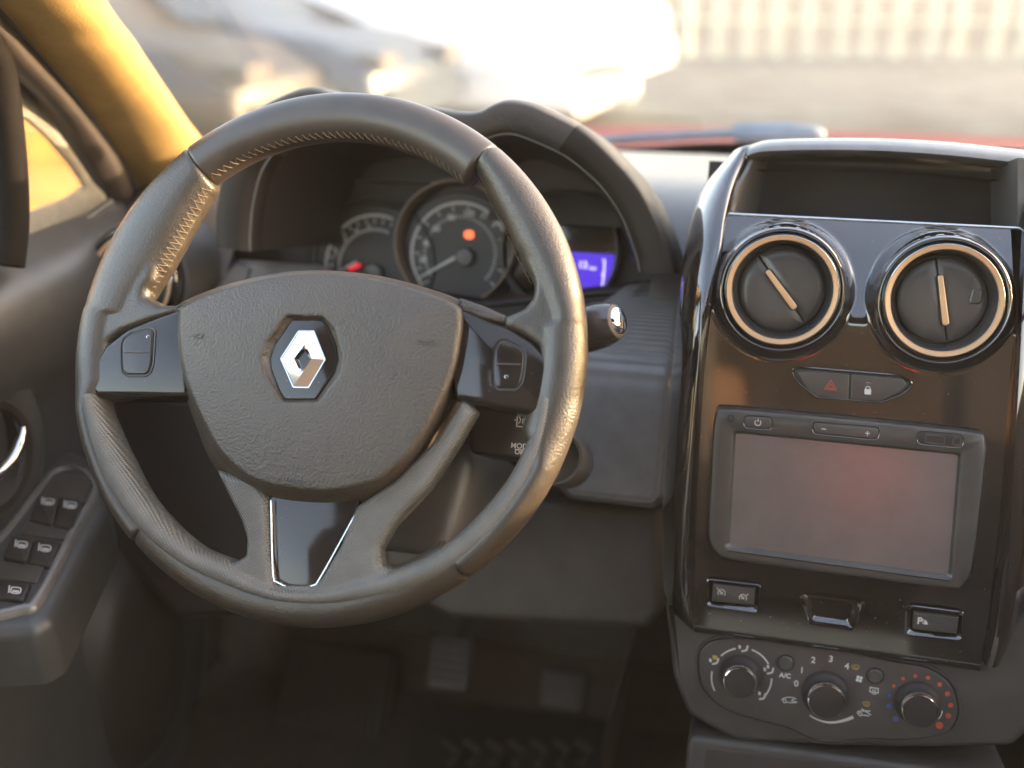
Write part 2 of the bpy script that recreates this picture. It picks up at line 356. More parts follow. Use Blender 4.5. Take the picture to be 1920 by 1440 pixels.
def grip(t0, t1, edge, flare, strip):
    th = arc(t0, t1, 110); rout = np.full(110, RO)
    e0, e1 = polar(edge, 0.004); o = np.argsort(e0); e0, e1 = e0[o], e1[o]
    if abs(e0.mean()-th.mean()) > 3: e0 = e0+2*math.pi*round((th.mean()-e0.mean())/(2*math.pi))
    rin = np.interp(th, e0, e1, left=RI+0.001, right=RI+0.001)
    EDGE.append((e0, e1))
    low = np.clip((np.minimum(np.abs(th-strip), 9)*np.where((th-strip)*math.copysign(1, math.cos(strip)) < 0, 1, 0))/0.10, 0, 1)
    rin = rin+low*0.0135
    b = MB().loft(rim_tube(th, rin, rout, 0.0172, n=32), True, True, True)
    fl = WF.hits(flare, 0.006); fr_ = np.hypot(fl[:, 0], fl[:, 1])[:, None]; fl = fl*np.minimum(1, 0.172/fr_)
    b.plate(fl, 0.000, 0.0142, 0.0068)
    return b
lflare = [(205, 450), (275, 470), (305, 500), (296, 530), (284, 546), (284, 560), (312, 574), (343, 574), (343, 592), (300, 604), (240, 626), (198, 658), (176, 695), (160, 690), (165, 600), (195, 510)]
rflare = [(1050, 440), (985, 490), (1003, 535), (1003, 548), (1000, 562), (984, 582), (948, 596), (946, 616), (985, 634), (1025, 662), (1046, 700), (1070, 700), (1085, 620), (1075, 520), (1040, 440)]
organic('leather_grip', grip(tTL-0.014, tBL+0.010, LE, lflare, 3.36), mt['leather'], wheel, WF)
organic('leather_grip', grip(tBR-2*math.pi-0.010, tTR+0.014, RE, rflare, -0.26), mt['leather'], wheel, WF)
th = arc(tBL+g, tBR-g, 80)
part('rim_bottom_cover', MB().loft(rim_tube(th, np.full(80, RI+0.004), np.full(80, RO), 0.0155), True, True, True), mt['leather'], wheel, WF, sharp=50)
# inner trim with the two lower spokes
tin, rin = polar([(196, 735), (205, 765), (222, 805), (250, 862), (290, 935), (330, 982), (380, 1024), (440, 1048), (480, 1075), (540, 1100), (620, 1098), (690, 1075), (745, 1064), (800, 1041), (850, 1010), (905, 957), (955, 895), (985, 840), (1005, 780), (1008, 740)], 0.004)
if tin[0] < 0: tin = tin+2*math.pi
tout, rout = polar([(152, 700), (156, 780), (166, 832), (190, 905), (240, 980), (275, 1016), (340, 1064), (440, 1110), (560, 1137), (650, 1138), (760, 1117), (860, 1074), (940, 1003), (1000, 915), (1032, 835), (1046, 760), (1050, 720)], 0.010)
if tout[0] < 0: tout = tout+2*math.pi
th = arc(tin[0], tin[-1], 130); ri = np.interp(th, tin, rin); ro = np.interp(th, tout, rout)
tb = MB().loft(rim_tube(th, ri, ro, 0.0150, hc=0.0030, n=32, endr=0.002), True, True, True)
ls = [(405, 880), (432, 935), (452, 975), (463, 1010), (461, 1042), (436, 1056), (430, 1090), (520, 1120), (552, 1112), (518, 1092), (509, 1040), (506, 940), (480, 900)]
rs = [(868, 745), (895, 772), (862, 830), (806, 915), (740, 985), (714, 1030), (716, 1058), (748, 1074), (740, 1105), (600, 1120), (575, 1110), (604, 1082), (640, 1020), (668, 950), (740, 900), (820, 820)]
for s in (ls, rs): tb.plate(WF.hits(s, 0.010), -0.001, 0.0138, 0.006)
tb.loft(prism([(500, 1098), (640, 1098), (640, 1125), (500, 1125)], -0.008, 0.0125, 0.010), True, True, True)
organic('lower_spoke_trim', tb, mt['trim'], wheel, WF, vox=0.0012, it=5)
gi = rpoly(WF.hits([(500, 930), (680, 930), (610, 1080), (590, 1106), (528, 1106), (509, 1082)], 0.008), 0.006)
part('gloss_inlay', MB().plate(gi, -0.006, 0.0075, 0.001), mt['gloss_thin'], wheel, WF)
il = WF.hits([(508, 938), (512, 1075), (522, 1092), (545, 1101), (585, 1098), (602, 1080), (674, 950)], 0.011)
part('inlay_edge', MB().tube(up(cr_open(il, 60), 0.0108), 0.0006, 6), mt['steel'], wheel, WF)
# stitching
def on_rim(th, phi, lift=0.0004, b=0.0165):
    ri_ = RI
    for e0, e1 in EDGE:
        if e0[0] < th < e0[-1] and th < tTR-0.005 or e0[0] < th < e0[-1] and th > tTL+0.005: ri_ = np.interp(th, e0, e1)-0.0002; lift = lift+0.0004
    ha = (RO-ri_)/2+lift; rr = (RO+ri_)/2-ha*math.cos(phi); return np.array([rr*math.cos(th), rr*math.sin(th), (b+lift)*math.sin(phi)])
st = MB(); s = 0.0052/0.155
for t0, t1, pa, pb in ((tTR+0.01, tTL-0.01, 0.30, 0.62), (tTL+0.01, tTL+0.66, 0.30, 0.72), (tTR-0.55, tTR-0.01, -0.05, 0.22)):
    k = t0
    while k < t1-s:
        j = random.uniform(-0.1, 0.1)*s
        st.tube([on_rim(k+j, pa), on_rim(k+0.35*s, (pa+pb)/2, 0.0010), on_rim(k+0.75*s+j, pb)], 0.00030, 5)
        st.tube([on_rim(k+0.75*s+j, pb), on_rim(k+0.95*s, (pa+pb)/2+0.06, 0.0006), on_rim(k+1.25*s, pa)], 0.00020, 4)
        k += s
part('stitching', st, mt['thread'], wheel, WF, kind='stuff', fix=False)
# airbag cover
face = [(335, 590), (345, 572), (420, 540), (520, 517), (610, 512), (700, 522), (790, 546), (848, 568), (862, 590), (858, 640), (845, 700), (815, 770), (775, 840), (725, 890), (680, 910), (610, 921), (540, 915), (470, 897), (415, 850), (380, 790), (350, 720), (336, 650)]
base = [(333, 590), (343, 566), (420, 535), (520, 512), (610, 507), (705, 516), (800, 540), (866, 566), (880, 600), (876, 645), (864, 705), (836, 780), (795, 860), (745, 922), (690, 950), (610, 958), (530, 952), (455, 928), (400, 872), (368, 800), (342, 725), (328, 650)]
hF, hB = 0.0245, -0.004
emb = WF.hit(570, 676, 0.026)
def radial(loop, c, n):
    q = cr_loop(loop, 1200)-c; a = np.arctan2(q[:, 1], q[:, 0]); r = np.hypot(q[:, 0], q[:, 1]); o = np.argsort(a); a, r = a[o], r[o]
    t = np.arange(n)*2*np.pi/n-np.pi
    return t, np.interp(t, np.concatenate([a-2*np.pi, a, a+2*np.pi]), np.tile(r, 3))
def radial_poly(loop, c, n):
    q = resample(np.asarray(loop), 1600, True)-c; a = np.arctan2(q[:, 1], q[:, 0]); r = np.hypot(q[:, 0], q[:, 1]); o = np.argsort(a); a, r = a[o], r[o]
    t = np.arange(n)*2*np.pi/n-np.pi
    return np.interp(t, np.concatenate([a-2*np.pi, a, a+2*np.pi]), np.tile(r, 3))
N = 240
t, rF = radial(WF.hits(face, hF), emb, N); _, rB = radial(WF.hits(base, hB), emb, N)
rec = rpoly(WF.hits([(538, 590), (608, 592), (630, 616), (645, 668), (639, 702), (598, 756), (534, 756), (523, 748), (497, 704), (491, 672), (500, 642)], 0.027), 0.004)
pla = rpoly(WF.hits([(548, 599), (604, 600), (615, 612), (630, 648), (633, 674), (627, 698), (593, 749), (534, 749), (523, 731), (508, 690), (507, 669), (516, 645)], 0.0245), 0.003)
rR, rP = radial_poly(rec, emb, N), radial_poly(pla, emb, N)
def lp(r, h): return np.stack([emb[0]+r*np.cos(t), emb[1]+r*np.sin(t), np.full(N, h) if np.isscalar(h) else h], 1)
L = [lp(rB*0.99, hB-0.02), lp(rB, hB)]
for k in (0.3, 0.6, 0.85): L.append(lp(rB+(rF-rB)*k*0.9, hB+(hF-0.004-hB)*k))
for q in np.linspace(0, 1, 5): L.append(lp(rF*(1.0-0.035*(1-math.cos(q*math.pi/2))) + 0.0008*(1-q), hF-0.0045+0.0045*math.sin(q*math.pi/2)))
r0 = rF*0.965
for k in np.linspace(0.06, 1, 16):
    r = r0+(rR+0.0012-r0)*k; L.append(lp(r, hF+0.0040*(1-(1-k)**2)))
for q in np.linspace(0.2, 1, 4): L.append(lp(rR+0.0012-0.0022*math.sin(q*math.pi/2), hF+0.0040-0.0016*(1-math.cos(q*math.pi/2))))
L.append(lp((rR+rP)/2, hF+0.0006)); L.append(lp(rP+0.0004, hF-0.0004)); L.append(lp(rP*0.98, hF-0.0014))
airbag = part('airbag_cover', MB().loft(L, True, False, True), mt['airbag'], wheel, WF, sharp=60)
part('badge_plate', MB().plate(inset(ccw(pla), 0.0002), hF-0.003, hF+0.0004, 0.0008), mt['gloss_thin'], airbag, WF)
hb = hF+0.0008
O = WF.hits([(561, 623), (587.4, 623), (607.7, 674), (578, 724.5), (551.5, 724), (529, 672.6)], hb)
RG = WF.hits([(573, 643.5), (584.5, 672.6), (564.5, 702), (550.7, 672.6)], hb+0.003)
HO = WF.hits([(570.8, 654), (580.5, 672.5), (567.2, 693), (559.8, 673.5)], hb)
bv = [(*p, hb) for p in O]+[(*p, hb+0.0032) for p in RG]+[(*p, hb-0.0004) for p in HO]+[(*p, hb-0.0012) for p in O]
bf = [(5, 0, 1, 4, 7), (1, 2, 5, 4), (2, 3, 4+2, 5), (3, 4, 6), (4, 5, 7, 6)]
# facets: left-upper (L,TL,TR,ridge top,ridge left) ; right-upper ; right-lower ; left-lower ; inner walls ; sides
O0 = 0; G0 = 6; H0 = 10; S0 = 12+2
bf = [(5, 7+2, 6, 1, 0), (1, 6, 7, 2), (2, 7, 8, 4, 3), (4, 8, 9, 5), (6, 9, 13, 10), (6, 10, 11, 7), (7, 11, 12, 8), (8, 12, 13, 9)]
bf += [(i, (i+1) % 6, 14+(i+1) % 6, 14+i) for i in range(6)]
part('diamond_badge', MB().add(bv, bf), mt['chrome'], airbag, WF, sharp=5)
ed = ccw(rpoly(inset(ccw(O), -0.0010), 0.0008))
part('badge_rim', MB().loft([up(ed, hb-0.001), up(ed, hb+0.0004), up(inset(ed, 0.0006), hb+0.0004), up(inset(ed, 0.0006), hb-0.001)]), mt['steel'], airbag, WF)
def ink(frame, h, strokes, wd, mat, parent, name='symbol', raw=False, t=0.00025):
    b = MB()
    for s in strokes:
        p = np.asarray(s, float) if raw else frame.hits(s, h)
        b.ribbon(p if len(p) < 3 else cr_open(p, max(8, 4*len(p))), wd, h, t)
    return part(name, b, mat, parent, frame, fix=False)
ink(WF, hF+0.0022, [[(360, 627), (364, 633)], [(365, 629), (369, 634), (376, 633), (379, 628), (373, 626), (366, 628)], [(382, 626), (378, 633)]], 0.0005, mt['dark'], airbag, 'horn_symbol')
ink(WF, hF+0.0022, [[(784, 637), (790, 640), (800, 641), (812, 640)], [(813, 636), (814, 647)], [(786, 638), (790, 645), (800, 647), (811, 646)]], 0.0005, mt['dark'], airbag, 'horn_symbol')
q = WF.hit(560, 898, hF); text('AIRBAG', WF, q[0], q[1], 0.0085, hF+0.0004, mt['airbag'], airbag, depth=0.0003)
# gloss switch panels on the side spokes
def spoke_switch(outline, btn, bar, dots, h1, lab):
    p = rpoly(WF.hits(outline, h1-0.003), 0.006)
    b = MB(); p = ccw(p); Ls = [up(p, -0.014), up(p, h1-0.009)]
    for q in np.linspace(0, 1, 6): Ls.append(up(inset(p, 0.0050*(1-math.cos(q*math.pi/2))), h1-0.009+0.0085*math.sin(q*math.pi/2)))
    b.loft(Ls, True, True, True)
    o = part('spoke_switch_panel', b, mt['gloss_thin'], wheel, WF, sharp=45, label=lab)
    bl = ccw(rpoly(WF.hits(btn, h1), 0.004))
    part('button_well', MB().plate(inset(bl, -0.0004), h1-0.003, h1-0.0003), mt['rubber'], o, WF)
    part('button_rim', MB().loft([up(inset(bl, -0.0009), h1-0.001), up(inset(bl, -0.0006), h1+0.0004), up(inset(bl, -0.0001), h1+0.0003), up(inset(bl, 0.0001), h1-0.001)]), mt['gloss_thin'], o, WF)
    part('button', MB().plate(inset(bl, 0.0013), h1-0.003, h1+0.0009, 0.0009), mt['gloss_thin'], o, WF)
    q0, q1 = WF.hits(bar, h1)
    part('button_divider', MB().tube([(*q0, h1+0.0010), (*((q0+q1)/2), h1+0.0014), (*q1, h1+0.0010)], 0.0006, 8), mt['satin'], o, WF)
    for d in dots:
        c = WF.hit(*d, h1); part('button_mark', MB().tube([(c[0]+0.0011*math.cos(k), c[1]+0.0011*math.sin(k), h1+0.0010) for k in np.linspace(-0.6, 4.2, 24)], 0.0002, 5), mt['steel'], o, WF)
lo = [(346, 574), (300, 590), (240, 614), (198, 646), (176, 682), (170, 715), (173, 738), (183, 747), (250, 747), (360, 748), (370, 640)]
ro_ = [(850, 570), (880, 582), (915, 598), (955, 612), (1000, 640), (1029, 670), (1043, 708), (1042, 745), (1032, 779), (1000, 779), (930, 768), (850, 752), (830, 640)]
spoke_switch(lo, [(233, 633), (247, 623), (282, 614), (291, 620), (290, 636), (287, 682), (282, 698), (274, 705), (238, 705), (229, 697), (228, 676), (228, 645)], [(234, 661), (278, 661)], [(279, 632)], 0.0150, 'left glossy black switch panel, narrow, with its button by the rim')
spoke_switch(ro_, [(935, 638), (949, 637), (982, 653), (986, 665), (984, 696), (978, 721), (968, 732), (931, 731), (924, 720), (923, 684), (926, 656)], [(932, 683), (976, 684)], [(950, 707)], 0.0150, 'right glossy black switch panel, wide, beside the wiper stalk')
for pts in ([(318, 576), (350, 562), (350, 590), (320, 596)], [(858, 556), (905, 572), (950, 592), (944, 606), (905, 598), (856, 584)]):
    part('spoke_bridge', MB().plate(rpoly(WF.hits(pts, 0.012), 0.002), -0.01, 0.012, 0.003), mt['airbag'], wheel, WF)
hub = WF.hits([(430, 700), (780, 700), (760, 860), (640, 900), (520, 890), (450, 820)], -0.03)
part('hub_back', MB().plate(rpoly(hub, 0.02), -0.05, -0.012, 0.006), mt['dark'], wheel, WF)
# ------------------------------------------------------------------ centre console
CFR = tilt_frame(EYE + np.array([0.06447, 0.77897, -0.21175]), 13.0)
console = thing('centre_console', 'glossy black centre console tower with storage tray on top', 'console', CFR)
VC = [CFR.hit(1466, 543.5), CFR.hit(1768.5, 563.5)]
RV = 0.0392
def interp_edge(pts, hs, n):
    """Edge traced in the photo at several depths, resampled on n points from bottom to top."""
    q = np.array([[*CFR.hit(x, y, h), h] for (x, y), h in zip(pts, hs)])
    return cr_open(q, n)
NR, NC = 150, 130
HP = -0.006
topH = -0.040
le = np.array([CFR.hit(x, y, HP) for x, y in [(1304, 1150), (1303, 1060), (1306, 900), (1318, 720), (1336, 560), (1352, 470)]])
re = np.array([CFR.hit(x, y, HP) for x, y in [(1842, 1235), (1858, 1130), (1878, 1000), (1892, 850), (1904, 650), (1913, 500)]])
topH = -0.051; blo, bhi = -0.265, float(CFR.hit(1600, 414, topH)[1])
bs = np.linspace(blo, bhi, NR)
al = np.interp(bs, le[:, 1], le[:, 0]); ar = np.interp(bs, re[:, 1], re[:, 0])
# the panel's lower edge falls to the right in the photo only through perspective: it is level
P = np.zeros((NR, NC, 3))
def base_h(b):
    s = np.clip((b+0.020)/0.072, 0, None); return HP-0.045*s**1.4
def console_h(a, b):
    h = base_h(b)
    for c in VC:
        r = np.hypot(a-c[0], b-c[1]); k = np.clip(1-(r-RV*1.14)/0.0075, 0, 1); k = k*k*(3-2*k); h = h+(HP+0.004-h)*k
    return h
for j in range(NR):
    a = np.linspace(al[j], ar[j], NC); P[j, :, 0] = a; P[j, :, 1] = bs[j]; P[j, :, 2] = console_h(a, np.full(NC, bs[j]))
panel = MB().grid(P)
rr = np.array(panel.v); keep = []
for f in panel.f:
    c = rr[list(f)].mean(0)
    if min(math.hypot(c[0]-v[0], c[1]-v[1]) for v in VC) > RV*0.95: keep.append(f)
panel.f = keep
# lower lip rolling back under the switch row
k0 = P[0]; Ls = [k0, k0+[0, -0.004, -0.002], k0+[0, -0.006, -0.007], k0+[0, -0.006, -0.03]]
panel.loft(Ls, False)
part('gloss_fascia', panel, mt['gloss'], console, CFR, sharp=60)
bt = bs[-1]; topedge = [(al[-1]-0.002, bt+0.0008, base_h(bt)), (ar[-1]+0.002, bt+0.0008, base_h(bt))]
# side rails
def rail(outer, ridge, inner, ho, hr, hi, name, lab):
    n = 90
    def crv(pts, hs): return interp_edge(pts, hs, n)
    A, B, D = crv(outer, ho), crv(ridge, hr), crv(inner, hi)
    loops = []
    for i in range(n):
        o, r, d = A[i], B[i], D[i]; q = []
        for t in np.linspace(0, 1, 9): # convex outer flank
            m = (1-t)*o+t*r; m[2] += 0.010*math.sin(math.pi*t)**0.8*0.9; q.append(m)
        for t in np.linspace(0.15, 1, 5):
            m = (1-t)*r+t*d; m[2] += 0.0015*math.sin(math.pi*t); q.append(m)
        q.append(d+np.array([0, 0, -0.03])); q.append(o+np.array([0, 0, -0.04]))
        loops.append(np.array(q))
    return part(name, MB().loft(loops, True, True, True), mt['gloss'], console, CFR, sharp=50, label=lab)
oy = [(1375, 284), (1326, 340), (1303, 390), (1286, 460), (1272, 560), (1259, 700), (1247, 850), (1241, 1000), (1244, 1100), (1262, 1150), (1296, 1178)]
ry = [(1404, 272), (1374, 330), (1352, 410), (1331, 520), (1313, 640), (1301, 800), (1292, 950), (1288, 1080), (1291, 1120), (1296, 1150), (1304, 1170)]
iy = [(1412, 285), (1388, 340), (1364, 410), (1346, 500), (1326, 640), (1314, 800), (1306, 950), (1303, 1060), (1303, 1090), (1304, 1130), (1306, 1166)]
hO = [-0.12, -0.10, -0.075, -0.05, -0.032, -0.028, -0.026, -0.024, -0.022, -0.020, -0.018]
hR = [-0.10, -0.072, -0.038, -0.006, 0.008, 0.010, 0.010, 0.009, 0.008, 0.006, 0.002]
hI = [-0.10, -0.078, -0.044, -0.012, -0.006, -0.006, -0.006, -0.006, -0.006, -0.006, -0.006]
rail(oy, ry, iy, hO, hR, hI, 'side_rail', 'left glossy rail beside the steering column')
oy2 = [(1975, 300), (1966, 420), (1960, 560), (1952, 700), (1944, 850), (1936, 1000), (1922, 1110), (1905, 1180), (1880, 1232)]
ry2 = [(1930, 300), (1924, 420), (1918, 560), (1911, 700), (1902, 850), (1890, 1000), (1876, 1110), (1866, 1190), (1850, 1250)]
iy2 = [(1918, 300), (1914, 430), (1910, 560), (1902, 700), (1892, 850), (1878, 1000), (1862, 1110), (1852, 1180), (1840, 1238)]
k9 = [-0.11, -0.07, -0.042, -0.03, -0.028, -0.026, -0.024, -0.022, -0.018]
rail(oy2, ry2, iy2, k9, [-0.09, -0.035, -0.002, 0.008, 0.010, 0.010, 0.009, 0.008, 0.004], [-0.09, -0.042, -0.010, -0.006, -0.006, -0.006, -0.006, -0.006, -0.006], 'side_rail', 'right glossy rail at the frame edge')
# storage tray above the vents: a dark box under a curved lid
hb_ = float(base_h(bt)); a0, a1 = al[-1]-0.004, ar[-1]+0.006
def lidpt(px, py, h): q = CFR.hit(px, py, h); return np.array([q[0], q[1], h])
lf = cr_open([lidpt(1400, 292, -0.088), lidpt(1440, 283, -0.086), (lidpt(1600, 281, -0.084)), lidpt(1760, 289, -0.084), lidpt(1930, 307, -0.086)], 40)
lt = cr_open([lidpt(1404, 273, -0.106), lidpt(1450, 262, -0.104), lidpt(1600, 259, -0.102), lidpt(1760, 265, -0.102), lidpt(1935, 283, -0.104)], 40)
lid = MB()
LL = [lf+[0, -0.004, -0.03], lf+[0, -0.002, -0.004], lf, lf+(lt-lf)*0.15+[0, 0.0012, 0.0008], lf+(lt-lf)*0.35+[0, 0.0016, 0.0006], lf+(lt-lf)*0.65+[0, 0.0013, 0.0004], lt]
for d, drop in ((0.02, 0.0), (0.05, 0.001), (0.09, -0.002), (0.14, -0.008)): LL.append(lt+[0, drop, -d])
LL += [LL[-1]+[0, -0.012, 0], lf+[0, -0.012, -0.03]]
part('tray_lid', lid.loft([np.array(x) for x in LL], False), mt['lid'], console, CFR, sharp=70)
yb = -0.17; print('lid b', lf[:, 1].round(4)[::8], bt)
top_b = lf[:, 1].min()-0.003
tray = MB()
tray.add([(a0, bt, hb_), (a1, bt, hb_), (a1, bt-0.010, yb), (a0, bt-0.010, yb)], [(0, 1, 2, 3)])
tray.add([(a0-0.02, bt-0.010, yb), (a1+0.05, bt-0.010, yb), (a1+0.05, top_b+0.004, yb), (a0-0.02, top_b+0.004, yb)], [(0, 1, 2, 3)])
part('tray_interior', tray, mt['dark'], console, CFR)
for sx, pts in ((1, [(1372, 402), (1374, 388), (1384, 352), (1404, 318), (1412, 300), (1436, 300), (1420, 400)]), (-1, [(1908, 436), (1907, 405), (1912, 360), (1922, 330), (1900, 330), (1893, 430)])):
    hh = [hb_, hb_-0.004, hb_-0.016, hb_-0.030, -0.090, -0.165, -0.165] if sx == 1 else [hb_, hb_-0.010, hb_-0.022, hb_-0.035, -0.165, -0.165]
    q = [(*CFR.hit(x, y, h), h) for (x, y), h in zip(pts, hh)]
    part('tray_side', MB().add(q+[(p[0]-0.003*sx, p[1], p[2]) for p in q], [tuple(range(len(q))), tuple(range(2*len(q)-1, len(q)-1, -1))]+[(i, (i+1) % len(q), len(q)+(i+1) % len(q), len(q)+i) for i in range(len(q))]), mt['dash'], console, CFR, sharp=25)
ck_ = [(*CFR.hit(x, y, -0.055), -0.055) for x, y in ((1908, 296), (2060, 306), (2060, 520), (1916, 500), (1908, 436))]
part('tray_cheek', MB().add(ck_+[(p[0], p[1], p[2]-0.1) for p in ck_], [tuple(range(5)), (0, 1, 6, 5), (1, 2, 7, 6), (2, 3, 8, 7), (3, 4, 9, 8), (4, 0, 5, 9)]), mt['dash'], console, CFR, sharp=30)
part('edge_highlight', MB().tube([(a0, bt+0.0006, hb_-0.0005), (a1, bt+0.0006, hb_-0.0005)], 0.0013, 8), mt['steel'], console, CFR)  # steel line stands for the white highlight along this edge
# ------------------------------------------------------------------ round air vents
def vent(F, R, bar0, bar1, split, label, group, tab=None, flapmat='satin', collar=True):
    t = thing('air_vent', label, 'air vent', F, group)
    if collar: part('collar', MB().lathe([(R*1.175, -0.014), (R*1.17, -0.003), (R*1.15, 0.0022), (R*1.12, 0.0036), (R*1.085, 0.0028), (R*1.055, 0.0002), (R*1.035, -0.004), (R*1.03, -0.012)]), mt['gloss'], t, F)
    part('outer_ring', MB().lathe([(R*1.035, -0.012), (R*1.032, 0.002), (R*1.024, 0.0040), (R*1.008, 0.0046), (R*1.004, 0.0040)]), mt['steel'], t, F)
    part('metal_ring', MB().lathe([(R*1.006, 0.0035), (R*0.998, 0.0052), (R*0.925, 0.0046), (R*0.912, 0.0036), (R*0.91, 0.001)]), mt['copper'], t, F)
    part('inner_cone', MB().lathe([(R*0.925, 0.0035), (R*0.905, 0.003), (R*0.80, -0.0105), (R*0.79, -0.013)]), mt['slick'], t, F)
    part('shadow_gap', MB().lathe([(R*0.80, -0.0118), (0.0, -0.0125)]), mt['rubber'], t, F)
    c0, c1 = np.array(split[0])*R, np.array(split[1])*R; d = unit(c1-c0); nn = np.array([-d[1], d[0]])
    for sgn in (1, -1):
        lp_ = []
        for q in np.linspace(0, 1, 40):
            th_ = math.atan2(d[1], d[0])+sgn*math.pi*q; rr_ = 0.775*R; lp_.append((rr_*math.cos(th_), rr_*math.sin(th_)))
        lp_ = inset(ccw(lp_), 0.0003)
        cen = lp_.mean(0); N2 = len(lp_)
        b = MB().loft([up(lp_, -0.0125), up(lp_, -0.0088), up(inset(lp_, 0.0008), -0.0080), up(cen+(lp_-cen)*0.6, -0.0072), up(cen+(lp_-cen)*0.25, -0.0069)], True, True, True)
        part('flap', b, mt[flapmat], t, F, sharp=60)
    p0, p1 = np.array(bar0)*R, np.array(bar1)*R; d = unit(p1-p0); nn = np.array([-d[1], d[0]])*0.0024
    bar = ccw(rpoly([p0-nn*0.8, p1-nn, p1+nn, p0+nn*0.8], 0.0022))
    part('flap_bar', MB().plate(bar, -0.009, -0.0052, 0.0008), mt['copper'], t, F)
    part('bar_gap', MB().plate(inset(bar, -0.0006), -0.0095, -0.0066, 0.0), mt['rubber'], t, F)
    if tab is not None:
        c = np.array(tab)*R; lp_ = ccw(rpoly([c+[-0.0058, -0.0062], c+[0.0030, -0.0052], c+[0.0036, 0.0052], c+[-0.0040, 0.0060]], 0.0028))
        part('finger_tab', MB().plate(lp_, -0.008, -0.0056, 0.0016), mt[flapmat], t, F)
    return t
def vloc(c, px, py): q = CFR.hit(px, py, -0.006)-c; return q/RV
F0, F1 = CFR.at(*VC[0]), CFR.at(*VC[1])
GV = 'round air vents in the dashboard'
vent(F0, RV, vloc(VC[0], 1438, 507), vloc(VC[0], 1491, 579), (vloc(VC[0], 1421, 481), vloc(VC[0], 1508, 606)), 'round air vent with slanted champagne bar, nearer the steering wheel', GV)
vent(F1, RV, vloc(VC[1], 1763, 516), vloc(VC[1], 1774, 610), (vloc(VC[1], 1759, 484), vloc(VC[1], 1780, 640)), 'round air vent with upright champagne bar and thumb tab on its flap', GV, tab=vloc(VC[1], 1833, 556))
# ------------------------------------------------------------------ hazard and lock switches
hz = thing('hazard_switch', 'grey twin rocker with red hazard triangle and white padlock under the vents', 'switch', CFR)
ol = [(1483, 690), (1500, 686), (1690, 702), (1712, 715), (1708, 728), (1690, 742), (1652, 756), (1530, 746), (1500, 722), (1486, 706)]
oL = ccw(rpoly(CFR.hits(ol, HP), 0.0035)); iL = ccw(rpoly(CFR.hits([(1492, 697), (1500, 694), (1694, 711), (1702, 722), (1650, 753), (1526, 742), (1494, 706)], HP), 0.003))
rimL = resample(oL, 160, True); 
part('bezel', MB().loft([up(rimL, HP-0.001), up(rimL, HP+0.0012), up(inset(rimL, 0.0008), HP+0.0018), up(inset(rimL, 0.0017), HP+0.0010), up(inset(rimL, 0.0022), HP-0.002)]), mt['gloss'], hz, CFR, sharp=50)
part('switch_well', MB().plate(inset(rimL, 0.0020), HP-0.004, HP+0.0001), mt['rubber'], hz, CFR)
hh = HP+0.0016
hzb = part('hazard_button', MB().plate(ccw(rpoly(CFR.hits([(1494, 700), (1499, 696), (1593, 702), (1591, 750), (1528, 743), (1514, 732)], hh), 0.0022)), HP-0.003, hh, 0.0010), mt['satin'], hz, CFR)
lkb = part('lock_button', MB().plate(ccw(rpoly(CFR.hits([(1596, 702), (1694, 711), (1701, 722), (1690, 734), (1652, 753), (1594, 750)], hh), 0.0022)), HP-0.003, hh, 0.0010), mt['satin'], hz, CFR)
def closed_ink(frame, h, poly, wd, mat, parent, name='symbol'):
    p = ccw(frame.hits(poly, h)); b = MB().loft([up(inset(p, -wd/2), h), up(inset(p, -wd/2), h+0.0002), up(inset(p, wd/2), h+0.0002), up(inset(p, wd/2), h)])
    return part(name, b, mat, parent, frame, fix=False)
def blob(frame, h, poly, mat, parent, name='symbol', round_=0.0004):
    return part(name, MB().plate(rpoly(frame.hits(poly, h), round_), h-0.0002, h+0.0002), mat, parent, frame)
tri = [(1558, 713), (1568, 731), (1546, 729.5)]
closed_ink(CFR, hh, tri, 0.0005, mt['redp'], hzb, 'hazard_triangle')
closed_ink(CFR, hh, [(1557.6, 719.5), (1562.5, 728.4), (1551.5, 727.6)], 0.0004, mt['redp'], hzb, 'hazard_triangle')
blob(CFR, hh, [(1621, 729), (1633.5, 730), (1633, 740), (1621, 739)], mt['white'], lkb, 'padlock_body')
ink(CFR, hh, [[(1623.2, 730), (1623.5, 726.5), (1627.5, 724.6), (1631.3, 727), (1631.4, 731)]], 0.0005, mt['white'], lkb, 'padlock_shackle')
ink(CFR, hh, [[(1624, 717.5), (1633, 718.2)]], 0.0004, mt['steel'], lkb, 'indicator')
# ------------------------------------------------------------------ touchscreen radio
HR = 0.0085
radio = thing('touchscreen_radio', 'grey touchscreen radio with a blank screen set in the glossy console', 'car radio', CFR)
ho = ccw(rpoly(CFR.hits([(1336, 766), (1850, 812), (1812, 1103), (1326, 1034)], HR-0.003), [0.009, 0.009, 0.014, 0.014][::1]))
ho = resample(cr_loop(CFR.hits([(1337, 800), (1343, 774), (1362, 766), (1600, 786), (1826, 810), (1845, 820), (1850, 840), (1846, 880), (1832, 1000), (1820, 1075), (1806, 1096), (1784, 1102), (1600, 1080), (1380, 1050), (1345, 1038), (1330, 1015), (1327, 985), (1331, 900)], HR-0.003), 240), 240, True); ho = ccw(ho)
so_ = ccw(CFR.hits([(1380, 812), (1797, 853), (1778, 1078), (1368, 1022)], HR-0.002))
scr_o = ccw(CFR.hits([(1373, 806), (1804, 849), (1786, 1088), (1358, 1030)], HR))
def match(loop, c, n=240):
    t = np.arange(n)*2*np.pi/n-np.pi; r = radial_poly(loop, c, n); return np.stack([c[0]+r*np.cos(t), c[1]+r*np.sin(t)], 1)
cS = so_.mean(0); A = match(ho, cS); B_ = match(scr_o, cS); S_ = match(so_, cS)
loops = [up(A, HP-0.004), up(A, HR-0.005)]
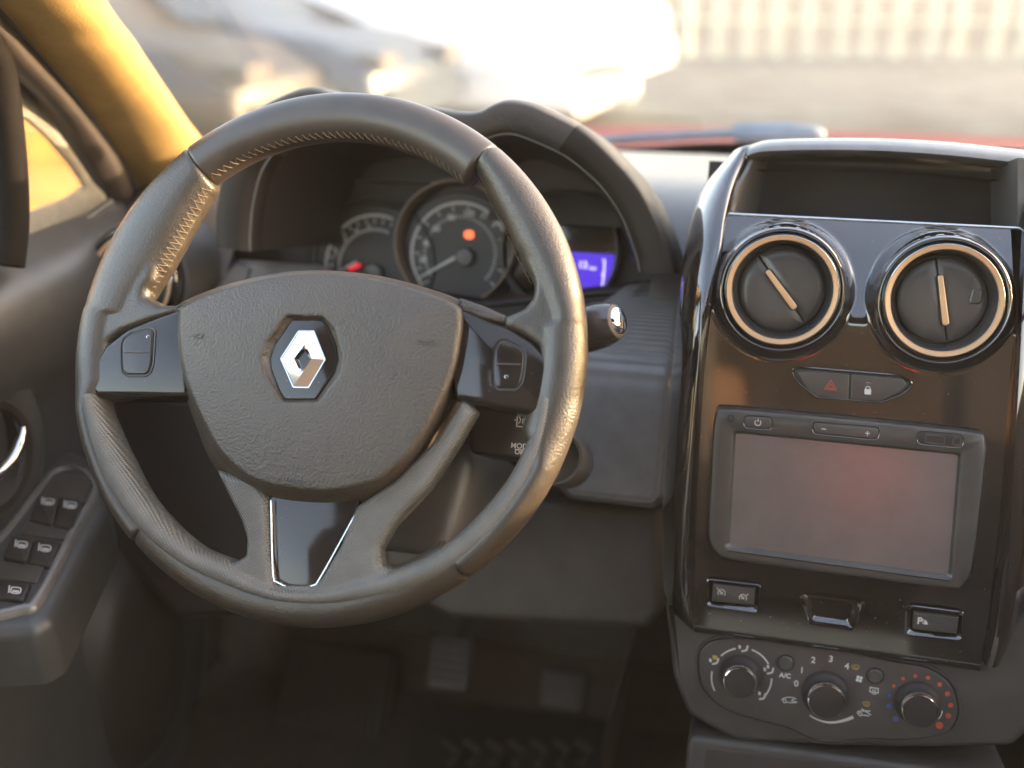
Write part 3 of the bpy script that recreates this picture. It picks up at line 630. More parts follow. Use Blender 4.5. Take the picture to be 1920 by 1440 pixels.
for q in np.linspace(0, 1, 5): loops.append(up(cS+(A-cS)*(1-0.022*(1-math.cos(q*math.pi/2))), HR-0.005+0.005*math.sin(q*math.pi/2)))
loops += [up(B_, HR), up(B_+(S_-B_)*0.25, HR-0.0004), up(S_, HR-0.0026), up(S_, HR-0.004)]
part('housing', MB().loft(loops), mt['satin'], radio, CFR, sharp=48)
# sloped lower lip that faces up
l0, l1, l2, l3 = [CFR.hit(x, y, HR-0.0018) for x, y in ((1369, 1022), (1778, 1078), (1781, 1086), (1366, 1030))]
part('screen_lip', MB().add([(*l0, HR-0.0035), (*l1, HR-0.0035), (*l2, HR+0.0012), (*l3, HR+0.0012), (*(l3-[0, 0.0012]), HR+0.0004), (*(l2-[0, 0.0012]), HR+0.0004)], [(0, 1, 2, 3), (3, 2, 5, 4)]), mt['satin'], radio, CFR, sharp=10)
part('screen', MB().plate(so_, HR-0.006, HR-0.0026), mt['screen'], radio, CFR)
def rbutton(name, pts, r, h=0.0012, m='satin'):
    p = ccw(rpoly(CFR.hits(pts, HR), r)); o = part(name, MB().plate(inset(p, 0.0006), HR-0.002, HR+h, 0.0008), mt[m], radio, CFR)
    part('button_rim', MB().loft([up(inset(p, -0.0007), HR-0.001), up(inset(p, -0.0004), HR+0.0007), up(p, HR+0.0005), up(inset(p, 0.0003), HR-0.001)]), mt['gloss'], o, CFR)
    return o
pb = rbutton('power_button', [(1395, 779), (1448, 782), (1448, 806), (1395, 802)], 0.004)
c = CFR.hit(1421, 792, HR+0.0012); r_ = 0.0021
ink(CFR, HR+0.0012, [[(c[0]+r_*math.sin(k), c[1]-0.0002+r_*math.cos(k)) for k in np.linspace(0.7, 2*math.pi-0.7, 22)], [(c[0], c[1]+0.0004), (c[0], c[1]+0.0028)]], 0.0006, mt['white'], pb, 'power_symbol', raw=True)
vb = rbutton('volume_rocker', [(1524, 791), (1649, 801), (1647, 825), (1524, 813)], 0.004)
ink(CFR, HR+0.0012, [[(1540, 804), (1549, 804.8)]], 0.0006, mt['white'], vb, 'minus_symbol')
ink(CFR, HR+0.0012, [[(1622, 812), (1631, 812.8)], [(1626.8, 808), (1626.2, 817)]], 0.0006, mt['white'], vb, 'plus_symbol')
up_ = rbutton('socket_panel', [(1720, 808), (1806, 815), (1805, 840), (1720, 832)], 0.0042, h=0.0004, m='dark')
u1 = ccw(CFR.hits([(1735, 814), (1773, 818), (1772, 835), (1734, 830)], HR)); u1 = rpoly(u1, 0.0008)
part('usb_socket', MB().loft([up(u1, HR), up(u1, HR+0.0012), up(inset(u1, 0.0008), HR+0.0012), up(inset(u1, 0.0008), HR-0.002)]), mt['satin'], up_, CFR)
cj = CFR.hit(1794, 828, HR)
part('audio_jack', MB().lathe([(0.0036, HR), (0.0036, HR+0.0012), (0.0022, HR+0.0012), (0.0020, HR-0.001), (0.0, HR-0.001)], 28, cj), mt['satin'], up_, CFR)
ck = CFR.hit(1371, 784, HR)
part('microphone_hole', MB().lathe([(0.0030, HR-0.0005), (0.0028, HR+0.0006), (0.0019, HR+0.0006), (0.0014, HR-0.0008), (0.0, HR-0.0008)], 28, ck), mt['dark'], radio, CFR)
# ------------------------------------------------------------------ switches in the lower row
HS = HP+0.003
def row_switch(label, outer, inner):
    t = thing('rocker_switch', label, 'switch', CFR)
    o = ccw(rpoly(CFR.hits(outer, HS), 0.002)); i = ccw(rpoly(CFR.hits(inner, HS+0.0005), 0.0008)); n = 96
    c = i.mean(0); O_, I_ = match(o, c, n), match(i, c, n)
    part('surround', MB().loft([up(O_, HS-0.002), up(O_, HS+0.0010), up(O_+(I_-O_)*0.15, HS+0.0014), up(O_+(I_-O_)*0.3, HS+0.0008), up(I_, HS-0.0030), up(I_, HS-0.005)]), mt['gloss'], t, CFR, sharp=40)
    b = part('rocker', MB().plate(inset(i, 0.0003), HS-0.006, HS+0.0006, 0.0006), mt['satin'], t, CFR)
    return t, b
t1, b1 = row_switch('small rocker switch with two cruise dial symbols at the lower left', [(1325, 1084), (1428, 1096), (1421, 1150), (1325, 1136)], [(1336, 1094), (1417, 1103), (1415, 1136), (1334, 1128)])
for cx, cy, sg in ((1353, 1112, -1), (1393, 1121, 1)):
    c = CFR.hit(cx, cy, HS+0.0006); r_ = 0.0027
    ink(CFR, HS+0.0006, [[(c[0]+r_*math.sin(k), c[1]+r_*math.cos(k)) for k in np.linspace(-2.2, 2.2, 26)],
        [(c[0]+0.0008*math.sin(k), c[1]+0.0008*math.cos(k)) for k in np.linspace(0, 2*math.pi, 14)], [(c[0]-0.0006, c[1]+0.0006), (c[0]-0.0019, c[1]+0.0017)],
        [(c[0]+sg*0.0026, c[1]+0.0024), (c[0]+sg*0.0038, c[1]+0.0037)]], 0.00055, mt['white'], b1, 'cruise_symbol', raw=True)
t2, b2 = row_switch('small rocker switch with white parking sensor symbol at the lower right', [(1698, 1132), (1808, 1146), (1803, 1201), (1697, 1190)], [(1713, 1147), (1799, 1157), (1795, 1190), (1711, 1180)])
q = CFR.hit(1724.5, 1164.5, HS+0.0006); text('P', CFR, q[0], q[1], 0.0070, HS+0.0006, mt['white'], b2, bold=0.0002)
ink(CFR, HS+0.0006, [[(1729.5, 1161.5), (1731, 1165), (1729.5, 1169)], [(1732, 1161), (1733.8, 1165.3), (1732, 1170)]], 0.0004, mt['white'], b2, 'sound_waves')
blob(CFR, HS+0.0006, [(1736, 1162), (1740.5, 1171), (1731.5, 1170.5)], mt['white'], b2, 'cone_symbol')
# moulded pocket between them
pk = ccw(rpoly(CFR.hits([(1500, 1112), (1626, 1127), (1600, 1182), (1516, 1170)], HS), 0.003)); pi_ = ccw(CFR.hits([(1535, 1121), (1588, 1127), (1586, 1147), (1534, 1140)], HS)); c = pi_.mean(0)
A2 = match(pk, c, 96); B2 = match(ccw(CFR.hits([(1514, 1120), (1608, 1131), (1597, 1178), (1517, 1166)], HS)), c, 96); D2 = match(pi_, c, 96)
part('blank_pocket', MB().loft([up(A2, HS-0.002), up(A2, HS+0.0022), up(A2+(B2-A2)*0.5, HS+0.0026), up(B2, HS+0.0012), up(B2*0.6+D2*0.4, HS-0.0035), up(D2, HS-0.006)], True, False, False), mt['gloss'], console, CFR, sharp=30)
part('blank_plate', MB().plate(inset(ccw(D2), -0.0005), HS-0.010, HS-0.006), mt['satin'], console, CFR)
# ------------------------------------------------------------------ heater control panel
HK = -0.012
KF = CFR
heater = thing('heater_panel', 'matt black heater control panel with three chrome ringed knobs', 'control panel', KF)
lowerL = [(1290, 1160), (1310, 1178), (1560, 1212), (1800, 1252), (1880, 1250), (1900, 1160), (1990, 1080), (1990, 1500), (1230, 1500), (1250, 1200), (1246, 1100)]
part('heater_surround', MB().plate(rpoly(KF.hits([(1246, 1110), (1290, 1150), (1850, 1225), (1935, 1120), (1985, 1130), (1950, 1350), (1900, 1400), (1700, 1404), (1380, 1392), (1290, 1340), (1262, 1270)], HK-0.004), 0.012), HK-0.06, HK-0.003, 0.006), mt['plastic'], heater, KF, sharp=50)
ko = cr_loop(KF.hits([(1312, 1222), (1340, 1200), (1400, 1196), (1480, 1206), (1560, 1216), (1680, 1240), (1740, 1252), (1780, 1280), (1796, 1316), (1794, 1350), (1770, 1376), (1700, 1388), (1640, 1386), (1600, 1388), (1560, 1394), (1520, 1386), (1480, 1366), (1420, 1350), (1360, 1330), (1322, 1296), (1310, 1262)], HK), 200)
part('face_plate', MB().plate(inset(ccw(ko), 0.0006), HK-0.006, HK+0.0006, 0.001), mt['satin'], heater, KF, sharp=50)
ko2 = ccw(ko); part('face_groove', MB().loft([up(inset(ko2, -0.0022), HK-0.003), up(inset(ko2, -0.0016), HK-0.0016), up(inset(ko2, -0.0004), HK-0.0016), up(inset(ko2, 0.0006), HK-0.0045)]), mt['plastic'], heater, KF, sharp=50)
def knob(px, py, rpx, bpx, bpy, brpx, lab):
    """Chrome ringed knob whose cap centre and wider base are traced from the photo."""
    hc = HK+0.017; c = KF.hit(px, py, hc); r = abs(KF.hit(px+rpx, py, hc)[0]-c[0]); rb = r*brpx
    k = part('knob', MB().lathe([(rb*1.03, HK), (rb, HK+0.004), (rb*0.93, HK+0.006), (r*1.06, HK+0.0085), (r*1.04, hc-0.0035)], 64, c), mt['rubber'], heater, KF, sharp=40, label=lab)
    part('knob_ring', MB().lathe([(r*1.045, hc-0.004), (r*1.04, hc-0.0012), (r*1.0, hc), (r*0.955, hc+0.0002), (r*0.945, hc-0.0008)], 64, c), mt['chrome'], k, KF)
    part('knob_cap', MB().lathe([(r*0.95, hc-0.001), (r*0.93, hc-0.0003), (r*0.5, hc+0.0002), (0, hc+0.0004)], 64, c), mt['dark'], k, KF)
    g = MB()
    for i in range(36):
        a = i*2*math.pi/36; g.tube([(c[0]+r*1.045*math.cos(a), c[1]+r*1.045*math.sin(a), HK+0.009), (c[0]+r*1.035*math.cos(a), c[1]+r*1.035*math.sin(a), hc-0.004)], 0.0004, 5)
    part('knob_grip', g, mt['rubber'], k, KF, kind='stuff')
    return c
knob(1387, 1281, 31, 0, 0, 1.32, 'air direction knob, leftmost of the three')
knob(1549.5, 1316.5, 35, 0, 0, 1.32, 'fan speed knob in the middle, ringed by numbers')
knob(1725, 1334, 34.5, 0, 0, 1.32, 'temperature knob, rightmost, ringed by red and blue dots')
HI = HK+0.0006
def push(px, py, rpx):
    c = KF.hit(px, py, HI); r = abs(KF.hit(px+rpx, py, HI)[0]-c[0])
    o = part('push_button', MB().lathe([(r*0.84, HI-0.003), (r*0.84, HI+0.0012), (r*0.72, HI+0.0020), (0, HI+0.0022)], 40, c), mt['satin'], heater, KF)
    part('button_collar', MB().lathe([(r*1.1, HI-0.0004), (r*1.05, HI+0.0006), (r*0.95, HI+0.0004), (r*0.9, HI-0.0015), (0, HI-0.0016)], 40, c), mt['rubber'], o, KF)
push(1473, 1243, 16.5); push(1641, 1267, 16.5)
def lab(s, px, py, size, m='white', rot=0.0, bold=0.00012): q = KF.hit(px, py, HI); text(s, KF, q[0], q[1], size, HI, mt[m], heater, rot=rot, bold=bold)
for s, x, y in (('0', 1493, 1282), ('1', 1503.5, 1257), ('2', 1525, 1238), ('3', 1558, 1236), ('4', 1588, 1249.5)): lab(s, x, y, 0.0068)
lab('A/C', 1472, 1267, 0.0052)
def arc_px(cx, cy, rx, ry, d0, d1, n=16): return [(cx+rx*math.cos(R_(d)), cy-ry*math.sin(R_(d))) for d in np.linspace(d0, d1, n)]
ink(KF, HI, [arc_px(1390, 1270, 56, 55, 101, 133), arc_px(1390, 1270, 57, 55, 70, 27), arc_px(1390, 1270, 56, 55, 168, 207), arc_px(1390, 1270, 57, 55, -2, -38)], 0.0011, mt['white'], heater, 'dial_arc')
def seat_icon(x, y, arrows, s=1.0):
    ink(KF, HI, [[(x-3*s, y+8*s), (x+3*s, y+7*s), (x+7*s, y+5*s), (x+9*s, y-3*s)]], 0.0013, mt['white'], heater, 'seat_symbol')
    for ax, ay in arrows: blob(KF, HI, [(x+ax-2.5, y+ay-3.5), (x+ax+2, y+ay-3), (x+ax+2.5, y+ay+3), (x+ax-2, y+ay+3.5)], mt['white'], heater, 'air_symbol', 0.0008)
seat_icon(1393, 1213, [(-6, 0)]); seat_icon(1338, 1237, [(-6, 1)]); seat_icon(1441, 1255, [(-7, 0), (-1, -5)]); seat_icon(1426, 1303, [(-2, -3)])
blob(KF, HI, [(1335, 1228), (1346, 1230), (1344, 1237), (1337, 1236)], mt['yellow'], heater, 'screen_symbol', 0.001)
for (x, y, s) in ((1604, 1251, 1.0), (1624, 1320, 0.95)):
    ink(KF, HI, [[(x-7*s, y-3*s), (x, y-4.5*s), (x+7*s, y-2*s), (x+4*s, y+4*s), (x-3.5*s, y+3*s), (x-7*s, y-3*s)], [(x-2*s, y-2*s), (x-2*s, y+2*s)], [(x+0.5*s, y-2*s), (x+0.5*s, y+2.2*s)], [(x+3*s, y-1.6*s), (x+3*s, y+2.4*s)]], 0.00045, mt['yellow'], heater, 'demist_symbol')
for d in (30, 120, 210, 300):
    x, y = 1611+4.2*math.cos(R_(d)), 1273-4.0*math.sin(R_(d)); blob(KF, HI, arc_px(x, y, 3.0, 2.9, 0, 340, 12), mt['white'], heater, 'fan_blade', 0.0)
closed_ink(KF, HI, [(1631.5, 1288.5), (1647, 1291), (1646.5, 1299.5), (1631, 1297)], 0.0006, mt['white'], heater, 'rear_screen_symbol')
ink(KF, HI, [[(1636, 1291.5), (1635.8, 1296.5)], [(1639, 1292), (1638.8, 1297)], [(1642, 1292.5), (1641.8, 1297.5)], [(1634.5, 1300.5), (1643, 1301.8)]], 0.0004, mt['white'], heater, 'rear_screen_symbol')
ink(KF, HI, [[(1465, 1313.5), (1468, 1310), (1476, 1307.5), (1487, 1308), (1493, 1311)], arc_px(1471.5, 1314.5, 3, 3, 0, 350, 12), [(1475, 1316.5), (1488, 1317.5), (1495, 1316.5)], [(1495, 1316.5), (1484, 1313.5), (1489, 1310.5)]], 0.0006, mt['white'], heater, 'recirculation_symbol')
ink(KF, HI, [[(1607, 1338), (1609, 1334), (1614, 1332.8), (1620, 1333.5)], arc_px(1613, 1339, 3, 3, 0, 350, 12), [(1617, 1340.5), (1630, 1342.5)], [(1615, 1328.5), (1633, 1340.5)], [(1622, 1333), (1632, 1333)]], 0.0007, mt['white'], heater, 'fresh_air_symbol')
q = KF.hits([(1518, 1341), (1528, 1347), (1545, 1353), (1562, 1354.5), (1582, 1351), (1600, 1344.5)], HI); p = cr_open(q, 30); d = np.gradient(p, axis=0); d /= np.linalg.norm(d, axis=1, keepdims=True); nn = np.stack([-d[:, 1], d[:, 0]], 1)*np.linspace(0.0004, 0.0012, 30)[:, None]
part('fan_wedge', MB().loft([up(p-nn, HI), up(p-nn, HI+0.0002), up(p+nn, HI+0.0002), up(p+nn, HI)], False), mt['white'], heater, KF, fix=False)
for x, y, r_, m in ((1676, 1286, 3.3, 'redp'), (1693.5, 1272.5, 3.4, 'redp'), (1716, 1267.5, 3.8, 'redp'), (1740, 1271, 4.1, 'redp'), (1762, 1283, 4.2, 'redp'), (1776.5, 1301, 4.7, 'redp'), (1782.5, 1322, 4.8, 'redp'), (1778, 1342, 5.4, 'redp'), (1761.5, 1360, 7.0, 'redp'), (1667, 1304, 3.5, 'bluep'), (1666.5, 1324, 4.9, 'bluep'), (1679, 1348, 5.5, 'bluep')):
    blob(KF, HI, arc_px(x, y, r_, r_*0.95, 0, 345, 20), mt[m], heater, 'temperature_dot', 0.0)
ink(KF, HI, [[(1767, 1332), (1764.5, 1341), (1760, 1348)]], 0.0007, mt['steel'], heater, 'knob_pointer')
# gear lever bezel just below
gb = thing('lower_console', 'black lower console tray below the heater panel', 'console', KF)
part('tray_rim', MB().plate(rpoly(KF.hits([(1290, 1380), (1900, 1462), (1890, 1700), (1262, 1700)], HK+0.002), 0.008), HK-0.08, HK+0.002, 0.005), mt['plastic'], gb, KF, sharp=50)
part('tray_mat', MB().plate(rpoly(KF.hits([(1325, 1402), (1880, 1470), (1880, 1660), (1300, 1660)], HK+0.003), 0.008), HK-0.02, HK+0.003, 0.001), mt['seat'], gb, KF, sharp=50)
# ------------------------------------------------------------------ dashboard
dash = thing('dashboard', 'black moulded dashboard behind the steering wheel and console', 'dashboard', Matrix.Translation((0.06, EYE[1]+0.95, EYE[2]-0.3)))
prof = [(1.46, -0.215), (1.30, -0.196), (1.15, -0.185), (1.05, -0.181), (0.985, -0.192), (0.94, -0.215), (0.905, -0.248), (0.884, -0.282), (0.872, -0.32), (0.870, -0.38), (0.876, -0.44), (0.90, -0.475), (0.95, -0.50), (1.02, -0.56), (1.08, -0.66), (1.12, -0.80)]
pp = cr_open(prof, 70); X = np.concatenate([[-0.675, -0.66, -0.63], np.linspace(-0.58, 0.9, 38)])
rows = []
for x in X:
    k = max(0.0, (-0.60-x)/0.075); q = pp.copy(); q[:, 1] -= 0.03*k*k; q[:, 0] += 0.015*k*k
    rows.append(np.column_stack([np.full(len(q), EYE[0]+x), EYE[1]+q[:, 0], EYE[2]+q[:, 1]]))
db = MB().grid(np.array(rows)); V = np.array(db.v)-EYE
def binn(f):
    c = V[list(f)].mean(0); return (-0.492 < c[0] < -0.105 and -0.345 < c[2] <= -0.205) or (-0.46 < c[0] < -0.24 and c[2] > -0.205 and c[1] < 0.99)
db.f = [f for f in db.f if not binn(f)]
part('dash_body', db, mt['dash'], dash, sharp=60)
TF = tilt_frame(EYE + np.array([-0.12, 0.845, -0.30]), 24.0)
def curved(name, mb, mat, parent, F, hf, vox=0.003, **kw):
    o = organic(name, mb, mat, parent, F, vox=vox, it=3, **kw)
    co = np.empty(len(o.data.vertices)*3); o.data.vertices.foreach_get('co', co); co = co.reshape(-1, 3); co[:, 2] += hf(co[:, 0], co[:, 1]); o.data.vertices.foreach_set('co', co.ravel()); o.data.update(); return o
slope = lambda a, b: -4.5*np.clip(b+0.025, 0, None)**2
curved('trim_panel', MB().plate(rpoly(TF.hits([(1165, 514), (1280, 510), (1272, 640), (1258, 800), (1246, 935), (1225, 955), (1065, 936), (1030, 900), (1040, 700), (1115, 560)], 0), 0.006), -0.05, 0.0, 0.008), mt['weave'], dash, TF, slope, label='ribbed grey trim panel between column and console')
curved('trim_ledge', MB().plate(rpoly(TF.hits([(1192, 512), (1278, 512), (1274, 540), (1170, 545)], 0.0), 0.002), -0.03, 0.003, 0.003), mt['dash'], dash, TF, slope, vox=0.0016)
curved('trim_panel', MB().plate(rpoly(TF.hits([(405, 470), (570, 480), (600, 600), (372, 600), (385, 540)], -0.01), 0.006), -0.05, -0.004, 0.006), mt['weave'], dash, TF, slope, label='small grey trim panel below the left end of the instrument hood')
curved('trim_frame', MB().plate(rpoly(TF.hits([(372, 585), (398, 468), (440, 488), (446, 600)], -0.002), 0.006), -0.05, 0.000, 0.006), mt['dash'], dash, TF, slope, vox=0.002)
kn = TF.hits([(720, 920), (1245, 950), (1240, 1150), (1210, 1180), (840, 1160), (700, 1080)], -0.03)
part('knee_panel', MB().plate(rpoly(kn, 0.01), -0.10, -0.03, 0.01), mt['plastic'], dash, TF, sharp=50)
ln = TF.hits([(715, 1002), (860, 1010), (870, 1062), (720, 1066)], -0.022); part('cubby_lid', MB().plate(rpoly(ln, 0.006), -0.05, -0.022, 0.006), mt['dash'], dash, TF, sharp=50)
kn = TF.hits([(200, 640), (700, 700), (720, 1140), (330, 1160), (180, 1000)], -0.06)
part('knee_panel', MB().plate(rpoly(kn, 0.01), -0.12, -0.06, 0.01), mt['dark'], dash, TF, sharp=50)
# ------------------------------------------------------------------ instrument cluster
HF_ = tilt_frame(EYE + np.array([-0.30, 0.845, -0.17]), 10.0)
clus = thing('instrument_cluster', 'hooded instrument cluster with white dials and a blue display behind the wheel', 'instruments', HF_)
outer = [(404, 462), (404, 400), (412, 350), (428, 290), (452, 240), (478, 205), (520, 180), (565, 163), (600, 163), (650, 182), (720, 192), (800, 197), (860, 207), (900, 206), (928, 192), (955, 185), (1000, 192), (1050, 214), (1092, 237), (1140, 278), (1200, 345), (1240, 415), (1264, 470), (1276, 512)]
inner = [(456, 472), (456, 440), (462, 380), (478, 320), (510, 275), (545, 255), (600, 244), (650, 250), (720, 262), (790, 272), (850, 274), (890, 264), (915, 254), (940, 248), (965, 250), (1000, 263), (1040, 281), (1070, 299), (1118, 340), (1150, 380), (1172, 420), (1188, 465), (1196, 490), (1200, 512)]
n = 160
O_ = cr_open(HF_.hits(outer, -0.006), n); I_ = cr_open(HF_.hits(inner, 0.0), n); cc = HF_.hit(830, 480)
def hoodpart(i0, i1, name, mat, lab, ends=True):
    o, i = O_[i0:i1], I_[i0:i1]; b = MB(); c2 = np.array([cc]*len(o)); m = i1-i0
    L = [up(o+(c2-o)*0.02+[0, 0.0], -0.11), up(o, -0.030), up(o, -0.016)]
    for q in np.linspace(0.15, 1, 6): L.append(up(o+(i-o)*0.18*(1-math.cos(q*math.pi/2)), -0.016+0.016*math.sin(q*math.pi/2)))
    for q in (0.45, 0.7, 0.9): L.append(up(o+(i-o)*q, 0.0-0.006*((q-0.2)/0.8)**2))
    L.append(up(i, -0.009)); L.append(up(i+(c2-i)*0.012, -0.011)); L.append(up(i+(c2-i)*0.02, -0.03))
    V = np.array(L); b.grid(np.array(V))
    if ends:
        for e in (0, m-1):
            ring_ = V[:, e]; b.add(ring_, [tuple(range(len(ring_)))])
    return part(name, b, mat, clus, HF_, sharp=50, label=lab)
def idx(px, py): q = HF_.hit(px, py, -0.006); return int(np.argmin(np.hypot(*(O_-q).T)))
i1, i2 = idx(452, 240), idx(1090, 236)
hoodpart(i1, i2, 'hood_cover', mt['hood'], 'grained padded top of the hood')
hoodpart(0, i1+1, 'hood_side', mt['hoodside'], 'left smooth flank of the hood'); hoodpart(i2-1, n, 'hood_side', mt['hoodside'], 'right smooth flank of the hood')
c2 = np.array([cc]*n)
part('hood_lip', MB().tube(up(I_+(c2-I_)*0.008, -0.010), 0.0011, 6), mt['dash'], clus, HF_)
wl = MB(); wl.grid(np.array([up(I_+(c2-I_)*0.02, -0.03), up(I_+(c2-I_)*0.05, -0.06), up(I_+(c2-I_)*0.10, -0.10), up(I_+(c2-I_)*0.16, -0.15), up(I_+(c2-I_)*0.18, -0.20)]))
wl.grid(np.array([up(O_+(c2-O_)*0.02, -0.108), up(O_+(c2-O_)*0.03, -0.13), up(I_+(c2-I_)*0.16, -0.151)]))
part('binnacle_wall', wl, mt['dark'], clus, HF_, sharp=60)
DF = tilt_frame(EYE + np.array([-0.30, 0.985, -0.25]), 14.0)
part('dial_board', MB().plate(rpoly(DF.hits([(420, 300), (490, 262), (1030, 262), (1110, 300), (1190, 400), (1240, 500), (1250, 680), (400, 680)], -0.002), 0.01), -0.02, -0.002), mt['rubber'], clus, DF)
lo_ = DF.hits([(400, 505), (600, 520), (900, 560), (1180, 530), (1290, 515), (1300, 640), (400, 640)], 0.03)
part('binnacle_floor', MB().plate(rpoly(lo_, 0.01), -0.02, 0.03, 0.01), mt['dark'], clus, DF, sharp=50)
def disc(px, py, rpx, h): c = DF.hit(px, py, h); return c, abs(DF.hit(px+rpx, py, h)[0]-c[0])
def dial(px, py, rpx, ringc, ringr, ringmat, a0, a1, rs, nums, ndl, lift, lab, rise=1.0):
    c, r = disc(px, py, rpx*1.22, 0.0)
    cr_, rr_ = disc(ringc[0], ringc[1], ringr, 0.018)
    d = part('dial', MB().lathe([(r, -0.001), (r*0.98, 0.0008+lift), (0, 0.0008+lift)], 72, c), mt['dark'], clus, DF, label=lab)
    cr0, _ = disc(ringc[0], ringc[1], ringr, 0.0)
    b = MB().loft([up(ring(rr_*k, 80, cr_), h) for k, h in ((1.015, 0.0), (1.015, 0.015*rise), (1.008, 0.0185*rise), (0.985, 0.0185*rise), (0.97, 0.015*rise), (0.95, 0.002*rise))])
    part('dial_ring', b, mt[ringmat], d, DF)
    h = 0.001+lift; c1, ra = disc(px, py, rpx, h)
    A = [(c1[0]+ra*math.cos(R_(k)), c1[1]+ra*math.sin(R_(k))) for k in np.linspace(a0, a1, 60)]
    ink(DF, h, [A], 0.0026, mt['white'], d, 'scale_arc', raw=True)
    tk = MB()
    for k in np.linspace(a0, a1, 46): u_ = np.array([math.cos(R_(k)), math.sin(R_(k))]); tk.ribbon(np.array([c1+u_*ra*0.70, c1+u_*ra*0.76]), 0.0012, h)
    part('scale_ticks', tk, mt['white'], d, DF, fix=False, kind='stuff')
    for k in np.linspace(a0, a1, 14): 
        u_ = np.array([math.cos(R_(k)), math.sin(R_(k))]); ink(DF, h, [np.array([c1+u_*ra*0.84, c1+u_*ra*0.95])], 0.0011, mt['white'], d, 'scale_mark', raw=True)
    for s, x, y in nums: q = DF.hit(x, y, h); text(s, DF, q[0], q[1], rs, h, mt['white'], d, 'numeral', bold=0.0002)
    p0, p1 = DF.hit(*ndl[0], 0.006), DF.hit(*ndl[1], 0.006); dd = unit(p1-p0); nn = np.array([-dd[1], dd[0]])
    part('needle', MB().plate(ccw(np.array([p0-nn*0.0017, p1-nn*0.0007, p1+nn*0.0007, p0+nn*0.0017])), 0.0045, 0.006), mt['white'], d, DF)
    part('needle_hub', MB().lathe([(0.0095, 0.001), (0.0095, 0.007), (0.008, 0.0085), (0, 0.0088)], 36, DF.hit(*ndl[2], 0.004)), mt['satin'], d, DF)
    return d
sp = dial(862, 476, 92, (850, 455), 113, 'bronze', -38, 222, 0.0078, [('20', 793, 487), ('40', 800, 456), ('60', 818, 429), ('80', 846, 408), ('100', 879, 400), ('120', 912, 405), ('140', 934, 420)], [(862, 478), (783, 522), (872, 482)], 0.0016, 'central speed dial with bronze ring and red warning light')
tc_ = dial(702, 502, 93, (690, 492), 116, 'dark', 70, 215, 0.0072, [('1', 622, 497), ('2', 630, 473), ('3', 647, 449), ('4', 668, 433), ('5', 692, 426)], [(668, 492), (634, 509), (700, 512)], 0.0, 'left engine speed dial half hidden by the hub', 0.25)
q = DF.hit(880, 440, 0.002); part('warning_light', MB().plate(rpoly([(q[0]-0.0048, q[1]-0.004), (q[0]+0.0048, q[1]-0.004), (q[0]+0.0048, q[1]+0.004), (q[0]-0.0048, q[1]+0.004)], 0.0036), 0.0008, 0.0038), mt['glow'], sp, DF)
p = DF.hits([(652, 503), (672, 493), (676, 499), (656, 508)], 0.0065); part('needle_light', MB().plate(ccw(p), 0.004, 0.0065), mt['redglow'], tc_, DF)
c, r = disc(1056, 478, 104, 0.0)
lc = part('display_dial', MB().lathe([(r*1.0, -0.001), (r*0.98, 0.0008), (0, 0.0008)], 72, c), mt['gloss'], clus, DF, label='right round display dial lit blue')
cr_, rr_ = disc(1046, 470, 112, 0.016)
part('dial_ring', MB().loft([up(ring(rr_*k, 80, cr_), h) for k, h in ((1.02, 0.0), (1.02, 0.012), (1.0, 0.016), (0.97, 0.015), (0.95, 0.002))]), mt['satin'], lc, DF)
yt = DF.hit(1100, 474, 0.001)[1]; rl = r*0.93
lp_ = [(c[0]+rl*math.cos(k), c[1]+rl*math.sin(k)) for k in np.linspace(math.pi, 2*math.pi, 60)]; t0_ = math.asin(max(-1, min(1, (yt-c[1])/rl)))
lp_ = [(c[0]+rl*math.cos(k), c[1]+rl*math.sin(k)) for k in np.linspace(math.pi-t0_, 2*math.pi+t0_, 60)]
xl_ = DF.hit(1032, 500, 0.001)[0]; lp_ = [(max(x, xl_), y) for x, y in lp_]
part('display', MB().plate(ccw(np.array(lp_)), 0.0, 0.0016), mt['lcd'], lc, DF)
q = DF.hit(1093, 497, 0.0018); text('12', DF, q[0], q[1], 0.0092, 0.0018, mt['lcdw'], lc, 'digits', bold=0.0003)
q = DF.hit(1112, 503, 0.0018); text('km', DF, q[0], q[1], 0.0050, 0.0018, mt['lcdw'], lc, 'digits', bold=0.0002)
ink(DF, 0.0018, [[(1134, 488), (1132, 516), (1128, 543)], [(1128, 543), (1122, 540)], [(1132, 516), (1127, 514)], [(1134, 488), (1129, 487)]], 0.0016, mt['lcdw'], lc, 'fuel_bar')
q = HF_.w(0, 0, 0)
# ------------------------------------------------------------------ column, stalks, remote
colm = thing('steering_column', 'dark plastic steering column shroud behind the wheel hub', 'steering column', WF)
e = ring(0.078, 64, (0.012, -0.035), 0.068)
part('upper_shroud', MB().loft([up(e, -0.24), up(e, -0.085), up(inset(e, 0.004), -0.076), up(inset(e, 0.012), -0.072)], True, True, True), mt['dash'], colm, WF, sharp=50)
e2 = rpoly([(-0.075, -0.135), (0.085, -0.135), (0.098, -0.05), (-0.085, -0.05)], 0.02)
part('lower_shroud', MB().plate(e2, -0.25, -0.085, 0.012), mt['dash'], colm, WF, sharp=50)
ig = WF.hit(1043, 858, -0.11)
part('ignition_ring', MB().loft([up(ring(0.0215*k, 48, ig), h) for k, h in ((1.0, -0.16), (1.0, -0.108), (0.95, -0.104), (0.86, -0.104), (0.80, -0.112), (0.0, -0.112))]), mt['satin'], colm, WF)
stk = thing('wiper_stalk', 'black wiper stalk with chrome end button right of the wheel', 'stalk', WF)
a_, b_ = np.array([*WF.hit(960, 650, -0.075), -0.075]), np.array([*WF.hit(1156, 602, -0.040), -0.040]); ax = unit(b_-a_)
path = np.array([a_+(b_-a_)*k for k in (0, 0.3, 0.55, 0.75, 0.88, 0.96, 1.0)])
